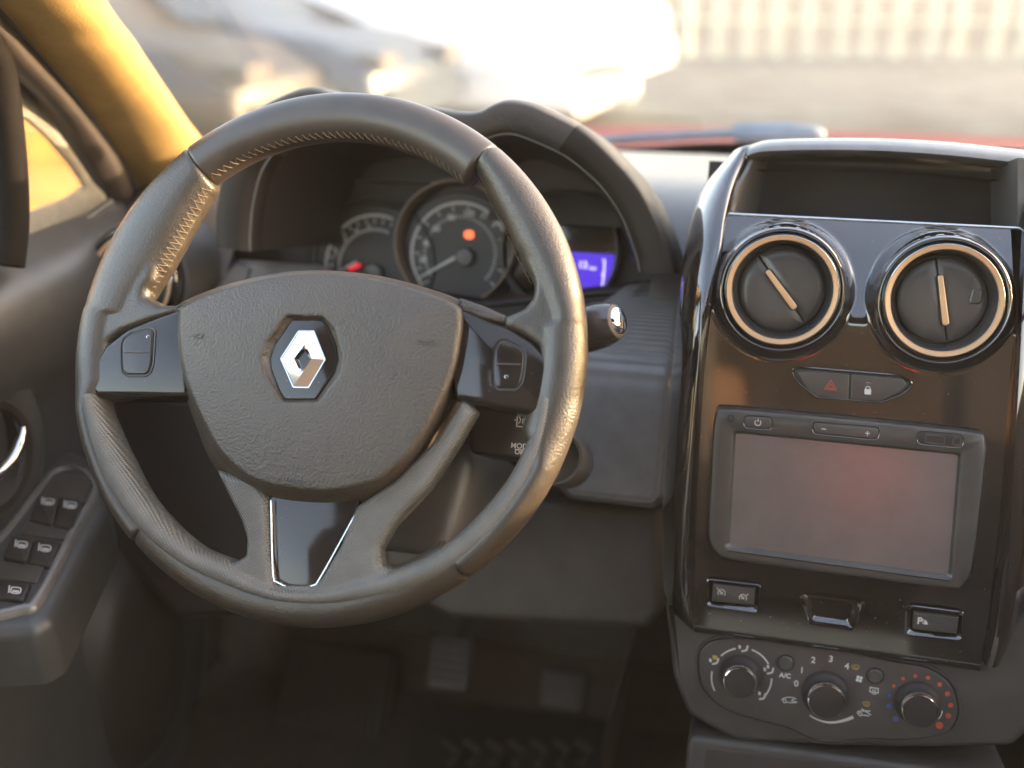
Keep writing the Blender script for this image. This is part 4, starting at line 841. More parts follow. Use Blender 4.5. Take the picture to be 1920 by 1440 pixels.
part('lever', MB().tube(path, [0.0125, 0.0140, 0.0165, 0.0172, 0.0162, 0.0142, 0.0125], 40), mt['slick'], stk, WF, sharp=60)
part('end_button', MB().tube([b_, b_+ax*0.0025, b_+ax*0.004, b_+ax*0.0046], [0.0098, 0.0095, 0.0075, 0.001], 36), mt['chrome'], stk, WF, sharp=60)
part('button_collar', MB().tube([b_-ax*0.0005, b_+ax*0.0012], [0.0122, 0.0108], 36), mt['rubber'], stk, WF, sharp=60)
st2 = thing('light_stalk', 'black light stalk mostly hidden behind the left of the wheel', 'stalk', WF)
a_, b_ = np.array([*WF.hit(430, 640, -0.075), -0.075]), np.array([*WF.hit(262, 600, -0.045), -0.045])
part('lever', MB().tube([a_+(b_-a_)*k for k in (0, 0.4, 0.7, 0.92, 1.0)], [0.011, 0.0125, 0.0145, 0.013, 0.008], 32), mt['satin'], stk if False else st2, WF, sharp=60)
part('twist_ring', MB().tube([a_+(b_-a_)*k for k in (0.55, 0.56, 0.62, 0.63)], [0.0132, 0.0152, 0.0156, 0.0140], 32), mt['dash'], st2, WF, sharp=40)
rem = thing('audio_remote', 'black audio remote pod with white voice and mode symbols behind the right spoke', 'remote control', WF)
hR_ = -0.042
part('pod', MB().plate(rpoly(WF.hits([(872, 740), (1040, 752), (1022, 868), (880, 850)], hR_), 0.006), -0.10, hR_, 0.004), mt['dark'], rem, WF, sharp=50)
ink(WF, hR_, [[(970, 781), (969, 798), (970, 799.5), (986, 800.5), (988, 799), (990, 784)]], 0.0009, mt['white'], rem, 'voice_symbol')
ink(WF, hR_, [[(973, 781), (976, 786), (975, 791), (972, 794)], [(979, 786), (981, 790), (979, 794)], [(982, 784), (984.5, 790), (982, 796)], [(985, 783), (987.5, 790), (985, 797)]], 0.0007, mt['white'], rem, 'voice_waves')
blob(WF, hR_, [(964, 786), (967.5, 786.2), (965.7, 790.5)], mt['white'], rem, 'arrow_symbol')
q = WF.hit(977, 837, hR_); text('MODE', WF, q[0], q[1], 0.0052, hR_, mt['white'], rem, bold=0.0001)
ink(WF, hR_, [[(965, 842), (985, 843.5)]], 0.0005, mt['white'], rem, 'underline')
q = WF.hit(974, 848, hR_); text('OK', WF, q[0], q[1], 0.0048, hR_, mt['white'], rem, bold=0.0001)
# ------------------------------------------------------------------ side vent by the door
VF = tilt_frame(EYE + np.array([-0.60, 0.845, -0.24]), 12.0)
vc = VF.hit(250, 526); rv = abs(VF.hit(325, 526)[0]-vc[0])
F2 = VF.at(*vc)
vent(F2, rv, (-0.1, 0.3), (0.1, -0.3), ((-0.2, 0.8), (0.2, -0.8)), 'round air vent at the door end of the dashboard, half hidden by the wheel', GV)
part('vent_pod', MB().lathe([(rv*1.5, -0.09), (rv*1.42, -0.02), (rv*1.3, -0.006), (rv*1.2, -0.006), (rv*1.2, -0.05)], 64), mt['plastic'], dash, F2, sharp=50)
# ------------------------------------------------------------------ body shell around the seats
def P3(px, py, ax, val): return on_axis(px, py, ax, val)
pil = thing('windscreen_pillar', 'ochre fabric trimmed windscreen pillar lit by the sun left of the wheel', 'pillar', Matrix.Translation((-0.66, EYE[1]+1.0, EYE[2]-0.1)))
def pcurve(pts, x0, x1, n=50): # traced on a plane that leans: x runs from x0 (frame top) to x1 (base at photo row 390)
    q = []
    for px, py in pts: q.append(P3(px, py, 0, x0+(x1-x0)*py/390.0))
    return cr_open(np.array(q), n)
rt = pcurve([(70, -130), (150, 0), (192, 62), (250, 150), (300, 226), (352, 292), (420, 390)], -0.600, -0.675)
sm_ = pcurve([(-120, -110), (0, 25), (60, 90), (130, 170), (190, 248), (226, 300), (250, 350), (264, 400)], -0.585, -0.655)
# rounded trim section between seam and windscreen edge
Ls = []
for i in range(50):
    a, b = sm_[i], rt[i]; ax = unit(rt[min(i+1, 49)]-rt[max(i-1, 0)]); d = b-a; nrm = unit(np.cross(ax, d)); nrm = nrm if np.dot(nrm, EYE-a) > 0 else -nrm
    sec = [a-nrm*0.03]
    for t in 0.5-0.5*np.cos(np.linspace(0, math.pi, 18)): sec.append(a+d*t+nrm*0.060*math.sqrt(max(0.0, 1-(2*t-1)**2)))
    sec.append(b-nrm*0.03); Ls.append(np.array(sec))
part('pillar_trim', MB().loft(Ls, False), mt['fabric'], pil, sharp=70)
ws = pcurve([(-200, -100), (-60, 40), (0, 108), (60, 165), (120, 232), (165, 300), (198, 362), (214, 400)], -0.590, -0.655)
Ls = []
for i in range(50):
    a, b = ws[i], sm_[i]; ax = unit(sm_[min(i+1, 49)]-sm_[max(i-1, 0)]); d = b-a; nrm = unit(np.cross(ax, d)); nrm = nrm if np.dot(nrm, EYE-a) > 0 else -nrm
    sec = [a-nrm*0.03]
    for t in np.linspace(0, 1, 9): sec.append(a+d*t+nrm*0.010*math.sin(math.pi*t))
    sec.append(b+nrm*0.001); Ls.append(np.array(sec))
part('door_seal', MB().loft(Ls, False), mt['rubber'], pil, sharp=70)
part('seal_edge', MB().tube(sm_+np.array([0.004, -0.004, 0.002]), 0.0022, 6), mt['dash'], pil)
# windscreen
WS0, WS1 = np.array([1.44, -0.205]), np.array([0.05, 0.34])         # (y, z) base and header
sv = unit(np.array([0, *(WS1-WS0)])); WSF = Frame(EYE+np.array([0, *WS0]), (1, 0, 0), sv)
wsn = thing('windscreen', 'curved windscreen with black printed border above the dashboard', 'windscreen', WSF)
LW = np.linalg.norm(WS1-WS0)
part('glass', MB().add([(-0.70, -0.02, 0), (1.0, -0.02, 0), (1.0, LW, 0), (-0.62, LW, 0)], [(0, 1, 2, 3)]), mt['glass'], wsn, WSF)
bi = WSF.hits([(60, -160), (165, -10), (203, 50), (245, 118), (300, 203), (330, 240), (362, 264), (395, 276), (440, 284), (700, 286), (1000, 284), (1200, 276), (1400, 268), (1920, 280), (2300, 300)], 0.003)
bo = WSF.hits([(10, -150), (110, -10), (150, 50), (195, 118), (250, 203), (285, 260), (320, 310), (370, 330), (440, 330), (700, 320), (1000, 310), (1200, 301), (1400, 296), (1920, 310), (2300, 330)], 0.003)
A_, B2_ = cr_open(bi, 120), cr_open(bo, 120)
part('black_border', MB().loft([up(A_, 0.002), up(A_, 0.004), up(B2_, 0.004), up(B2_, 0.002)], False), mt['rubber'], wsn, WSF)
# roof, far pillar, passenger side, rear
shell = thing('cabin_shell', 'cabin roof lining and side walls around the dashboard', 'car body', Matrix.Translation(tuple(EYE+np.array([0.1, -0.4, 0.2]))))
def cabin_box(name, lo, hi, mat): part(name, MB().box(np.array(lo)+EYE, np.array(hi)+EYE), mat, shell)
cabin_box('roof_lining', (-0.62, -1.5, 0.35), (0.80, 0.05, 0.39), mt['lining'])
cabin_box('tailgate', (-0.75, -1.62, -0.70), (0.95, -1.55, 0.22), mt['lining'])
cabin_box('passenger_door', (0.80, -0.30, -0.85), (0.86, 1.35, -0.17), mt['plastic'])
cabin_box('kick_panel', (-0.72, 0.98, -0.87), (-0.68, 1.45, -0.24), mt['felt'])
cabin_box('rear_door', (0.80, -1.5, -0.85), (0.86, -0.31, -0.26), mt['plastic'])
cabin_box('centre_pillar', (0.76, -0.75, -0.22), (0.82, -0.60, 0.35), mt['lining'])
cabin_box('centre_pillar', (-0.68, -0.75, -0.22), (-0.62, -0.60, 0.35), mt['lining'])
pb_ = MB(); pb_.tube([EYE+np.array([0.86, 1.30, -0.2]), EYE+np.array([0.80, 0.05, 0.35])], 0.035, 12); part('far_pillar', pb_, mt['lining'], shell)
# seats behind the camera's view, mirrored in the glossy trim
def seat(x, y, lab, mat):
    t = thing('car_seat', lab, 'seat', Matrix.Translation(tuple(EYE+np.array([x, y, -0.62]))), 'car seats')
    c = EYE+np.array([x, y, 0]); b = MB(); F = Frame(c+np.array([0, -0.05, -0.10]), (1, 0, 0), (0, -0.25, 0.97))
    organic('backrest', MB().plate(rpoly([(-0.24, -0.42), (0.24, -0.42), (0.21, 0.20), (-0.21, 0.20)], 0.08), -0.07, 0.06, 0.05), mat, t, F, vox=0.012, it=4)
    F2_ = Frame(c+np.array([0, 0.15, -0.52]), (1, 0, 0), (0, 1, 0))
    organic('cushion', MB().plate(rpoly([(-0.25, -0.25), (0.25, -0.25), (0.24, 0.25), (-0.24, 0.25)], 0.06), -0.08, 0.06, 0.05), mat, t, F2_, vox=0.012, it=4)
    organic('headrest', MB().plate(rpoly([(-0.12, 0.24), (0.12, 0.24), (0.10, 0.40), (-0.10, 0.40)], 0.04), -0.05, 0.05, 0.03), mat, t, F, vox=0.01, it=4)
seat(-0.30, -0.05-0.20, 'brown leather driver seat seen only in reflections', mt['seat']); seat(0.52, -0.25, 'brown leather passenger seat seen only in reflections', mt['seat'])
rb_ = thing('rear_bench', 'dark rear bench seat seen only in reflections', 'seat', Matrix.Translation(tuple(EYE+np.array([0.07, -1.2, -0.6]))))
RBF = Frame(EYE+np.array([0.07, -1.22, -0.30]), (1, 0, 0), (0, -0.2, 0.98))
organic('backrest', MB().plate(rpoly([(-0.66, -0.3), (0.66, -0.3), (0.64, 0.28), (-0.64, 0.28)], 0.08), -0.08, 0.05, 0.05), mt['seat'], rb_, RBF, vox=0.015, it=4)
def cushion(x, z, s, mat, name, lab):
    F = Frame(EYE+np.array([x, -1.02, z]), unit((1, -0.9, 0)), (0, -0.3, 0.95)); o = organic(name, MB().plate(rpoly([(-s, -s), (s, -s), (s, s), (-s, s)], s*0.5), -0.06, 0.05, 0.05), mat, None, F, vox=0.008, it=6); setprops(o, lab, 'cushion')
cushion(0.20, -0.275, 0.10, mt['cushion'], 'red_reflector', 'red cloth cushion on the rear bench, reflected in the screen'); cushion(-0.13, -0.155, 0.085, mt['tan'], 'tan_reflector', 'tan leather cushion on the rear bench, reflected in the gloss trim')  # unseen cushions added to throw colour into the screen and gloss trim
# ------------------------------------------------------------------ driver's door
door = thing('driver_door', 'grey driver door with chrome pull and window switches left of the wheel', 'car door', Matrix.Translation((-0.6, EYE[1]+0.6, EYE[2]-0.4)))
dp = [(-0.700, -0.245), (-0.660, -0.222), (-0.625, -0.226), (-0.598, -0.245), (-0.590, -0.275), (-0.600, -0.315), (-0.618, -0.355), (-0.622, -0.410), (-0.615, -0.440), (-0.600, -0.470), (-0.600, -0.56), (-0.585, -0.66), (-0.600, -0.80), (-0.62, -0.88)]
q = cr_open(dp, 60); rows = []
Y = np.linspace(0.25, 1.02, 60)
for y in Y:
    k = np.clip((y-0.80)/0.20, 0, 1); s = q.copy(); s[:, 0] -= 0.05*k*k; s[:, 1] += 0.02*np.clip((y-0.6)/0.4, 0, 1)*(s[:, 1] > -0.3)
    rows.append(np.column_stack([EYE[0]+s[:, 0], np.full(60, EYE[1]+y), EYE[2]+s[:, 1]]))
part('door_panel', MB().grid(np.array(rows)), mt['door'], door, sharp=60)
DFm = Frame(EYE+np.array([-0.615, 0.70, -0.33]), (0, 1, 0), (0, 0, 1))
# bulged bolster arcs around the pull
def dtube(pts, x, r, name, mat, flat=1.0): part(name, MB().tube(cr_open(np.array([P3(px, py, 0, x) for px, py in pts]), 40), r, 14, True, flat), mat, door, sharp=60)
pc = DFm.loc(P3(-8, 860, 0, -0.605))[:2]
part('pull_cup', MB().loft([up(ring(r_, 64, pc, r_*1.05), h) for r_, h in ((0.050, 0.004), (0.046, 0.010), (0.040, 0.009), (0.036, 0.0), (0.033, -0.03), (0.0, -0.032))]), mt['dark'], door, DFm, sharp=50)
part('bolster', MB().loft([up(ring(r_, 64, pc+np.array([-0.01, 0.004]), r_*1.15), h) for r_, h in ((0.092, -0.02), (0.086, -0.004), (0.074, 0.008), (0.06, 0.011), (0.045, 0.006))]), mt['door'], door, DFm, sharp=70)
hd = np.array([P3(px, py, 0, -0.592) for px, py in ((44, 800), (40, 822), (30, 848), (14, 872), (-10, 895), (-40, 905))])
part('door_handle', MB().tube(cr_open(hd, 40), np.concatenate([np.linspace(0.002, 0.0052, 8), np.full(32, 0.0052)]), 14), mt['steel'], door, sharp=60)
# armrest and switch plate
ARF = Frame(EYE+np.array([-0.535, 0.65, -0.425]), (1, 0, 0), (0, math.cos(R_(6)), math.sin(R_(6))))
ao = ARF.hits([(-60, 1010), (30, 930), (100, 838), (120, 830), (170, 850), (196, 905), (200, 945), (95, 1150), (60, 1172), (-200, 1190), (-300, 1100)], 0)
part('armrest', MB().plate(rpoly(ao, 0.012), -0.055, -0.002, 0.012), mt['door'], door, ARF, sharp=50)
pl = ccw(cr_loop(ARF.hits([(-60, 1080), (10, 1000), (80, 908), (105, 884), (145, 880), (172, 897), (180, 928), (140, 1000), (75, 1125), (40, 1146), (-60, 1158)], 0), 160))
part('switch_bezel', MB().loft([up(inset(pl, -0.003), -0.004), up(inset(pl, -0.002), 0.002), up(pl, 0.0042), up(inset(pl, 0.003), 0.0042), up(inset(pl, 0.0045), 0.0)]), mt['lid'], door, ARF, sharp=60)
sp_ = part('switch_plate', MB().plate(inset(pl, 0.004), -0.006, 0.0008), mt['door'], door, ARF)
def arm_plate(name, pts, h0, h1, r, mat, lab=None): return part(name, MB().plate(rpoly(ARF.hits(pts, h1), 0.003), h0, h1, r), mat, door, ARF, sharp=45, label=lab)
for pts in ([(98, 888), (150, 886), (172, 906), (152, 938), (82, 930)], [(56, 966), (136, 980), (122, 1012), (36, 1000)], [(-20, 1050), (84, 1060), (70, 1092), (-30, 1082)]): arm_plate('finger_dish', pts, -0.003, 0.0026, 0.0016, mt['satin'])
for pts, ic in (([(70, 928), (112, 932), (98, 985), (54, 974)], (90, 940)), ([(114, 933), (158, 938), (140, 992), (100, 985)], (132, 946)), ([(22, 1002), (64, 1008), (50, 1052), (4, 1042)], (40, 1020)), ([(66, 1008), (112, 1014), (96, 1062), (52, 1052)], (84, 1027)), ([(-4, 1084), (58, 1092), (44, 1124), (-10, 1118)], (28, 1106))):
    s_ = arm_plate('window_switch', pts, -0.002, 0.0048, 0.0022, mt['dark'])
    x, y = ic; h = 0.0049
    ink(ARF, h, [[(x-10, y-8), (x-12, y+6)], [(x-6, y-5), (x+10, y-3), (x+8, y+7), (x-7, y+5), (x-6, y-5)]], 0.0010, mt['white'], s_, 'window_symbol')
    blob(ARF, h, [(x-4, y), (x+8, y+1.5), (x+7, y+6), (x-5, y+4)], mt['white'], s_, 'window_symbol')
# door pocket bulge by the footwell
g_ = organic('speaker_bulge', MB().loft([up(ring(r_, 48, (0, 0), r_*1.5), h) for r_, h in ((0.09, -0.03), (0.088, 0.0), (0.07, 0.022), (0.035, 0.032), (0.001, 0.034))], True, True, True), mt['dark'], door, Frame(P3(245, 1240, 0, -0.60), (0, 1, 0), (0, 0, 1)), vox=0.006, it=4)
# quarter window and its sail panel
qx = -0.640
sail = [(-20, 200), (20, 150), (60, 176), (105, 236), (150, 300), (180, 345), (206, 380), (150, 424), (90, 470), (46, 508), (-20, 520)]
SQ = Frame(EYE+np.array([qx, 0.86, -0.17]), (0, 1, 0), (0, 0, 1))
so1 = cr_loop(SQ.hits(sail, 0), 120); si1 = SQ.hits([(22, 205), (60, 225), (100, 262), (140, 310), (166, 352), (120, 378), (52, 402), (40, 395), (26, 300)], 0)
si1 = rpoly(si1, 0.004); cq = si1.mean(0); so2, si2 = match(ccw(so1), cq, 120), match(ccw(si1), cq, 120)
part('sail_panel', MB().loft([up(so2, -0.012), up(so2, -0.002), up(inset(so2, 0.002), 0.0), up(inset(si2, -0.003), 0.0), up(si2, -0.002), up(si2, -0.006)]), mt['sail'], door, SQ, sharp=50)
part('quarter_glass', MB().plate(inset(si2, -0.002), -0.005, -0.003), mt['dialglass'], door, SQ)
dtube([(44, 512), (90, 468), (150, 420), (208, 378)], qx+0.004, 0.0035, 'window_ledge', mt['door'])
ql = SQ.hits([(44, 512), (90, 470), (150, 424), (208, 380), (262, 400), (215, 470), (170, 580), (80, 600), (40, 560)], 0.006)
part('dash_end_panel', MB().plate(rpoly(ql, 0.004), -0.03, 0.006, 0.003), mt['door'], door, SQ, sharp=50)
dv = [P3(px, py, 0, -0.60) for px, py in ((8, 120), (20, 300), (26, 400), (24, 500))]
part('window_post', MB().tube(cr_open(np.array([P3(-30, 60, 0, -0.6), P3(-2, 130, 0, -0.6), P3(12, 220, 0, -0.6), P3(22, 330, 0, -0.6), P3(24, 420, 0, -0.6), P3(16, 498, 0, -0.6)]), 24), 0.0125, 14), mt['post'], door, sharp=60)
# ------------------------------------------------------------------ footwell
FL = EYE[2]-0.86
fw = part('footwell_floor', MB().box((-0.75, EYE[1]-0.2, FL-0.02), (0.9, EYE[1]+1.35, FL)), mt['carpet'], kind='structure')
part('firewall', MB().add([tuple(EYE+np.array(p)) for p in ((-0.75, 1.08, -0.87), (0.0, 1.08, -0.87), (0.0, 1.26, -0.45), (-0.75, 1.26, -0.45))], [(0, 1, 2, 3)]), mt['felt'], kind='structure')
tn = thing('floor_tunnel', 'dark carpeted floor tunnel below the console', 'floor tunnel', Matrix.Translation((0.06, EYE[1]+0.8, FL)))
part('tunnel_cover', MB().loft([np.array([(x+EYE[0], y+EYE[1], z+EYE[2]) for x, z in ((-0.13, -0.87), (-0.12, -0.70), (-0.09, -0.56), (-0.07, -0.52), (0.22, -0.52), (0.25, -0.58), (0.28, -0.87))]) for y in (0.86, 1.0, 1.3)], False), mt['carpet'], tn, sharp=40)
FR = Frame(P3(610, 1320, 1, 1.02), (1, 0, 0), (0, math.sin(R_(50)), math.cos(R_(50))))
fr = thing('foot_rest', 'ribbed rubber foot rest on the floor left of the pedals', 'foot rest', FR)
part('rest_plate', MB().plate(rpoly(FR.hits([(545, 1196), (738, 1226), (700, 1500), (470, 1500)], 0), 0.01), -0.03, 0, 0.004), mt['rubber'], fr, FR, sharp=50)
for i in range(13):
    k = i/12; p0, p1 = FR.hit(558+k*165, 1206+k*24, 0.004), FR.hit(490+k*195, 1490, 0.004)
    d = unit(p1-p0); nn = np.array([-d[1], d[0]])*0.0026
    part('rib', MB().plate(ccw(np.array([p0-nn, p1-nn, p1+nn, p0+nn])), -0.001, 0.009, 0.0018), mt['worn'], fr, FR, sharp=50)
def pedal(pts, arm, y, lab):
    PF_ = Frame(P3(pts[0][0], pts[0][1], 1, y), (1, 0, 0), (0, math.sin(R_(35)), math.cos(R_(35))))
    t = thing('pedal', lab, 'pedal', PF_, 'foot pedals')
    pl_ = rpoly(PF_.hits(pts, 0), 0.010)
    part('pedal_pad', MB().plate(pl_, -0.012, 0, 0.004), mt['worn'] if y < 1.05 else mt['plastic'], t, PF_, sharp=50)
    c0 = pl_.mean(0)
    for k in np.linspace(-0.6, 0.6, 5):
        w_ = (pl_[:, 0].max()-pl_[:, 0].min())*0.36; h_ = (pl_[:, 1].max()-pl_[:, 1].min())/2; c = c0+np.array([0, k*h_])
        part('tread_rib', MB().plate(rpoly([c+[-w_, -0.003], c+[w_, -0.003], c+[w_, 0.003], c+[-w_, 0.003]], 0.002), -0.001, 0.003, 0.001), mt['plastic'], t, PF_, sharp=50)
    e0 = P3(*arm[0], 1, y+0.012); e1 = P3(*arm[1], 1, y+0.06)
    p = MB().tube([e0, (e0+e1)/2, e1], 0.006, 10); me = part('pedal_arm', p, mt['steel'], t, sharp=60)
pedal([(808, 1190), (888, 1196), (876, 1298), (794, 1292)], [(862, 1200), (886, 1130)], 1.02, 'rubber pedal with pale arm below the wheel rim, the brighter one')
pedal([(1018, 1250), (1104, 1262), (1092, 1334), (1008, 1326)], [(1085, 1262), (1140, 1170)], 1.10, 'darker rubber pedal nearer the console')
MF = Frame(np.array([-0.28, EYE[1]+0.95, FL+0.004]), (1, 0, 0), (0, 1, 0))
mat_ = thing('floor_mat', 'dark floor mat with raised chevrons in front of the pedals', 'floor mat', MF)
part('mat_base', MB().plate(rpoly(MF.hits([(780, 1330), (1130, 1350), (1160, 1500), (740, 1500)], 0.004), 0.02), -0.003, 0.005, 0.003), mt['rubber'], mat_, MF, sharp=50)
for i in range(7):
    x = 830+i*42; a, b, c = MF.hit(x, 1390, 0.006), MF.hit(x+30, 1410, 0.006), MF.hit(x+10, 1436, 0.006)
    part('mat_chevron', MB().tube([(*a, 0.006), (*b, 0.007), (*c, 0.006)], 0.005, 6), mt['worn'], mat_, MF)
# ------------------------------------------------------------------ bonnet and wiper
bonnet = thing('bonnet', 'red bonnet seen edge-on through the windscreen', 'car bonnet', Matrix.Translation((0.06, EYE[1]+2.0, EYE[2]-0.26)))
rows = []
for y in np.linspace(1.50, 2.55, 24):
    t = (y-1.50)/1.05; x = np.linspace(-0.72, 0.86, 40); z = -0.222-0.085*t-0.05*np.clip(t-0.75, 0, 1)**2*8-0.05*((x-0.07)/0.8)**4
    rows.append(np.column_stack([x+EYE[0], np.full(40, y+EYE[1]), z+EYE[2]]))
part('bonnet_skin', MB().grid(np.array(rows)), mt['red'], bonnet, sharp=60)
part('bonnet_edge', MB().tube(rows[0]+np.array([0, -0.004, -0.004]), 0.006, 8), mt['red'], bonnet)
cow = thing('cowl', 'black scuttle panel between bonnet and windscreen', 'scuttle panel', Matrix.Translation((0.06, EYE[1]+1.45, EYE[2]-0.25)))
part('cowl_panel', MB().grid(np.array([np.column_stack([np.linspace(-0.7, 0.86, 20)+EYE[0], np.full(20, y+EYE[1]), np.full(20, z+EYE[2])]) for y, z in ((1.38, -0.236), (1.44, -0.240), (1.50, -0.246), (1.54, -0.262))])), mt['dark'], cow)
wip = thing('wiper', 'grey wiper arm with rounded pivot cap lying at the foot of the windscreen', 'windscreen wiper', Matrix.Translation(tuple(P3(1400, 250, 1, 1.50))))
part('wiper_arm', MB().tube(cr_open(np.array([P3(1090, 268, 1, 1.49), P3(1200, 258, 1, 1.49), P3(1320, 252, 1, 1.49), P3(1400, 248, 1, 1.49)]), 20), 0.006, 10), mt['wiper'] if 'wiper' in mt else mt['steel'], wip)
b = MB(); c0, c1 = P3(1372, 248, 1, 1.49), P3(1548, 252, 1, 1.49)
b.tube([c0+(c1-c0)*k for k in (0, 0.06, 0.3, 0.6, 0.85, 0.96, 1.0)], [0.006, 0.0125, 0.014, 0.0145, 0.012, 0.008, 0.002], 16)
part('pivot_cap', b, mt['wiper'] if 'wiper' in mt else mt['steel'], wip, sharp=60)
# ------------------------------------------------------------------ car park outside
def car(name, label, cat, M, L, H, paint, hood=0.62, group=None, wide=1.75, van=False, lamp='lamp'):
    """Car lying along +x (nose at +x), origin on the ground at its nearer side's middle."""
    t = thing(name, label, cat, M, group)
    if van: side = [(-L/2, 0.14), (-L/2, 1.0), (-L/2+0.08, H-0.12), (-L/2+0.3, H), (L/2-0.9, H), (L/2-0.42, 1.22), (L/2-0.05, 1.06), (L/2, 0.90), (L/2+0.02, 0.62), (L/2-0.05, 0.52), (L/2-0.42, 0.50), (L/2-0.47, 0.14)]
    else: side = [(-L/2, 0.40), (-L/2, 0.88), (-L/2+0.25, 0.98), (-L/2+0.55, H-0.05), (-L/2+1.1, H), (L/2-1.9, H-0.03), (L/2-1.15, 0.98), (L/2-0.45, 0.88), (L/2-0.05, 0.70), (L/2, 0.45), (L/2-0.12, 0.26), (-L/2+0.12, 0.26)]
    p = ccw(rpoly(side, 0.10)); Fz = Frame((0, 0, 0), (1, 0, 0), (0, 0, 1))
    prof = []
    for d, ins in ((0.0, 0.10), (0.04, 0.04), (0.12, 0.0), (wide-0.12, 0.0), (wide-0.04, 0.04), (wide, 0.10)):
        q = inset(p, ins); prof.append(np.column_stack([q[:, 0], np.full(len(q), d)+np.clip((q[:, 1]-0.95)*0.28, 0, 0.3)*(1 if d < wide/2 else -1), q[:, 1]]))
    part('body', MB().loft(prof, True, True, True), paint, t, M, sharp=40)
    wz0, wz1 = (1.02, H-0.14)
    xs = [(-L/2+0.75, -0.05), (0.03, L/2-1.45)]
    for x0, x1 in ([] if van else xs):
        w_ = MB(); s0, s1 = 0.28*(wz0-0.95)-0.004, 0.28*(wz1-0.95)-0.004
        w_.add([(x0, s0, wz0), (x1+0.2*(x1 > 0.5), s0, wz0), (x1, s1, wz1), (x0+0.1, s1, wz1), (x0, s0+0.03, wz0), (x1+0.2*(x1 > 0.5), s0+0.03, wz0), (x1, s1+0.03, wz1), (x0+0.1, s1+0.03, wz1)], [(0, 1, 2, 3), (4, 7, 6, 5), (0, 4, 5, 1), (1, 5, 6, 2), (2, 6, 7, 3), (3, 7, 4, 0)])
        part('side_window', w_, mt['gloss'], t, M)
    for x in (-L/2+0.78, L/2-0.82):
        for y in ((0.10, wide-0.30) if van else (0.02, wide-0.22)):
            WFm = M @ Matrix(((1, 0, 0, x), (0, 0, -1, y+0.2), (0, 1, 0, 0.32), (0, 0, 0, 1)))
            wh = part('wheel', MB().lathe([(0.20, 0.0), (0.31, 0.0), (0.32, 0.03), (0.32, 0.17), (0.31, 0.2), (0.22, 0.2)], 40), mt['rubber'], t, WFm, sharp=50)
            part('hubcap', MB().lathe([(0.22, 0.195), (0.20, 0.185), (0.08, 0.205), (0, 0.207)], 40), mt['hub'], wh, WFm)
    for y in (0.10, wide-0.42):
        part('headlight', MB().box((L/2-0.20, y, 0.66+0.1*van), (L/2+0.004, y+0.30, 0.80+0.1*van)), mt[lamp], t, M)
        part('tail_light', MB().box((-L/2-0.02, y, 0.72), (-L/2+0.06, y+0.28, 0.90)), mt['tail'], t, M)
    part('bumper', MB().box((L/2-0.08, 0.12, 0.34+0.2*van), (L/2+0.05, wide-0.12, 0.56+0.2*van)), paint, t, M)
    return t
mt['hub'] = material('hubcap_grey', (0.75, 0.75, 0.75), 0.3)
mt['lamp'] = material('lamp_glass', (0.10, 0.10, 0.10), 0.2)
mt['tail'] = material('tail_lamp', (0.55, 0.14, 0.04), 0.3)
white = material('white_paint', (0.80, 0.80, 0.80), 0.25, coat=0.5, vary=0)
blue = material('blue_grey_paint', (0.022, 0.040, 0.060), 0.35, coat=0.2, vary=0)
grey = material('dark_grey_paint', (0.032, 0.034, 0.033), 0.4, coat=0.2, vary=0)
beige = material('beige_paint', (0.024, 0.026, 0.026), 0.5, coat=0.0, vary=0)
def flat(px, py): p = P3(px, py, 2, -EYE[2]); return p
def Mz(x, y, rz): return Matrix.Translation((x, y, 0)) @ Matrix.Rotation(R_(rz), 4, 'Z')
d = 9.6
xr = P3(1196, 100, 1, d)[0]
car('white_van', 'sunlit white van parked broadside beyond the bonnet', 'van', Mz(xr-2.3, d, -4), 4.6, 1.95, white, van=True)
d2 = 7.6; xr2 = P3(800, 100, 1, d2)[0]-0.32
car('blue_car', 'blue grey car with its nose in front of the white van', 'car', Mz(xr2-2.0, d2, -5), 4.0, 1.46, blue)
d3 = 13.0; x3 = P3(430, 60, 1, d3)[0]
car('dark_car', 'dark grey car parked far left behind the blue car', 'car', Mz(x3-2.2, d3, 8), 4.3, 1.5, grey)
st_ = flat(1160, 196); r_ = 0.21
glint_ball = MB()
import bmesh
bm = bmesh.new(); bmesh.ops.create_icosphere(bm, subdivisions=4, radius=1.0)
for v in bm.verts: v.co *= 1+0.05*math.sin(3*v.co.x+2*v.co.y)+0.04*math.sin(4*v.co.z+1)
glint_ball.add([(v.co.x*r_, v.co.y*r_, v.co.z*r_*0.95) for v in bm.verts], [[v.index for v in f.verts] for f in bm.faces]); bm.free()
s_ = part('white_glint', glint_ball, white, None, Matrix.Translation((st_[0], st_[1], r_*0.9)), sharp=None, label='round white painted stone on the ground right of the white van', cat='stone')  # ball added to imitate a blurred bright glint
# fence of pale posts
fz = thing('post_fence', 'fence of pale concrete posts and rails along the far edge of the car park', 'fence', Matrix.Translation(tuple(flat(1600, 112))))
post = material('pale_concrete', (0.50, 0.53, 0.42), 0.8, vscale=3)
src = None
xs_ = [1235+56.2*i for i in range(-1, 16)]
p0_, p1_ = flat(1290, 106), flat(1915, 112)
for i in range(-12, 20):
    p = p0_+(p1_-p0_)*(i/11.0); w_ = 0.085
    M = Matrix.Translation((p[0]+random.uniform(-0.05, 0.05), p[1]+random.uniform(-0.05, 0.05), random.uniform(-0.10, 0.06))) @ Matrix.Rotation(random.uniform(-0.03, 0.03), 4, 'Y') @ Matrix.Rotation(random.uniform(-0.2, 0.2), 4, 'Z')
    if src is None: src = part('fence_post', MB().plate(rpoly([(-w_, -w_), (w_, -w_), (w_, w_), (-w_, w_)], 0.02), -0.05, 1.45, 0.02), post, fz, M, sharp=40)
    else: copy_part(src, M, fz)
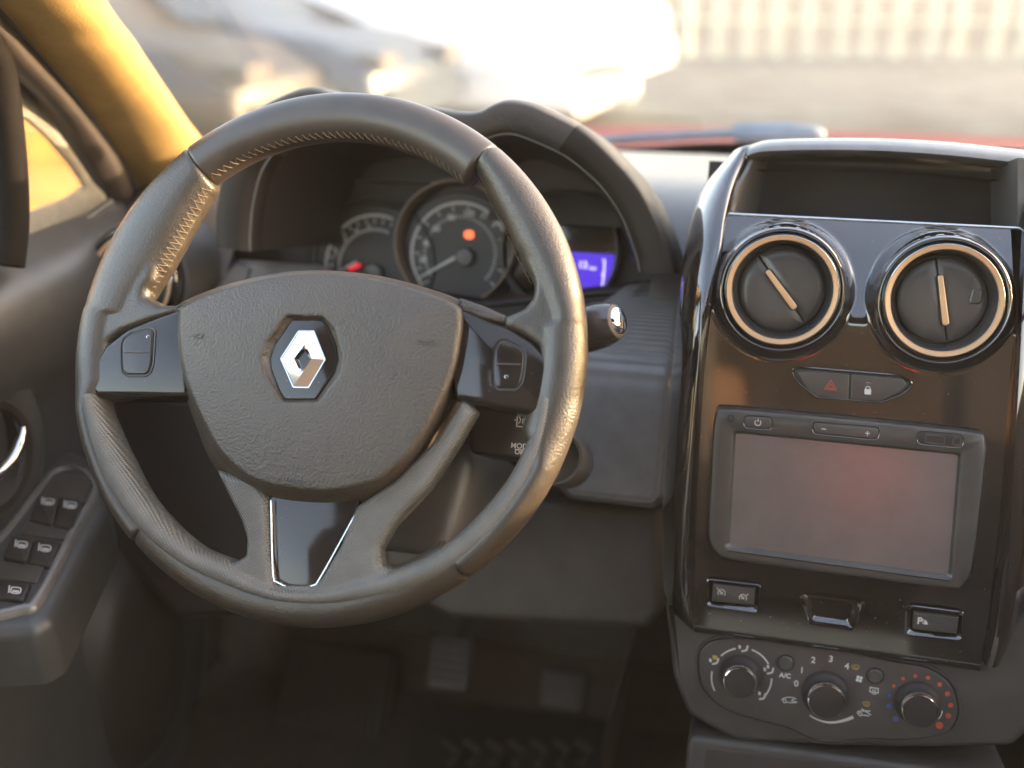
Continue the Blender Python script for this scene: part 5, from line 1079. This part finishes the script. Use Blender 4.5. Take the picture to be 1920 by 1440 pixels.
for z in (1.10, 0.62):
    a, b_ = p0_+(p1_-p0_)*(-12/11.0), p0_+(p1_-p0_)*(19/11.0); part('fence_rail', MB().tube([(a[0], a[1]+0.1, z), (b_[0], b_[1]+0.1, z)], 0.04, 8), post, fz)
# low wall and hedge beyond
hedge = material('dry_grass', (0.020, 0.026, 0.023), 0.95, vary=0.6, vscale=1.5)
rows = []
for y, z in ((24, 0.0), (27, 0.35), (32, 1.0), (45, 2.2), (80, 5.0)): rows.append(np.array([(x, y+0.5*math.sin(x*0.7), z*(1+0.15*math.sin(x*0.31))+0.01) for x in np.linspace(-60, 70, 90)]))
part('grass_bank', MB().grid(np.array(rows)), hedge, kind='structure')
kb = thing('kerb_wall', 'low beige kerb wall behind the parked cars at the left', 'wall', Mz(-9, 16, 0))
part('wall_face', MB().box((-16, 15.6, 0), (-5.2, 15.9, 0.45)), beige, kb)

d4 = 6.3; x4 = P3(455, 60, 1, d4)[0]
car('beige_car', 'beige grey car nearest at the left edge of the windscreen', 'car', Mz(x4-2.0, d4, -3), 4.0, 1.46, beige)
yw = thing('sun_patch_wall', 'yellow rendered wall seen through the small quarter window', 'wall', Mz(-3.1, 3, 0))
part('wall_face', MB().box((-3.3, 1.0, 0), (-3.0, 4.45, 1.9)), material('sun_patch_yellow', (0.20, 0.11, 0.018), 0.9, grain=('noise', 90, 0.5, 0.01), vary=0.3, vscale=8), yw)  # added wall stands for sunlight falling on the sail panel
# ------------------------------------------------------------------ added to lift the blacks like lens glare: haze
hm = bpy.data.materials.new('glare_veil_air'); hm.use_nodes = True; ht = hm.node_tree; ht.nodes.clear()
hv = ht.nodes.new('ShaderNodeVolumePrincipled'); hv.inputs['Color'].default_value = (1.0, 0.93, 0.85, 1); hv.inputs['Density'].default_value = 0.005
hx = ht.nodes.new('ShaderNodeOutputMaterial'); ht.links.new(hv.outputs[0], hx.inputs['Volume'])
part('glare_veil', MB().box((-121, -41, -1.0), (121, 201, 6.5)), hm, kind='stuff')
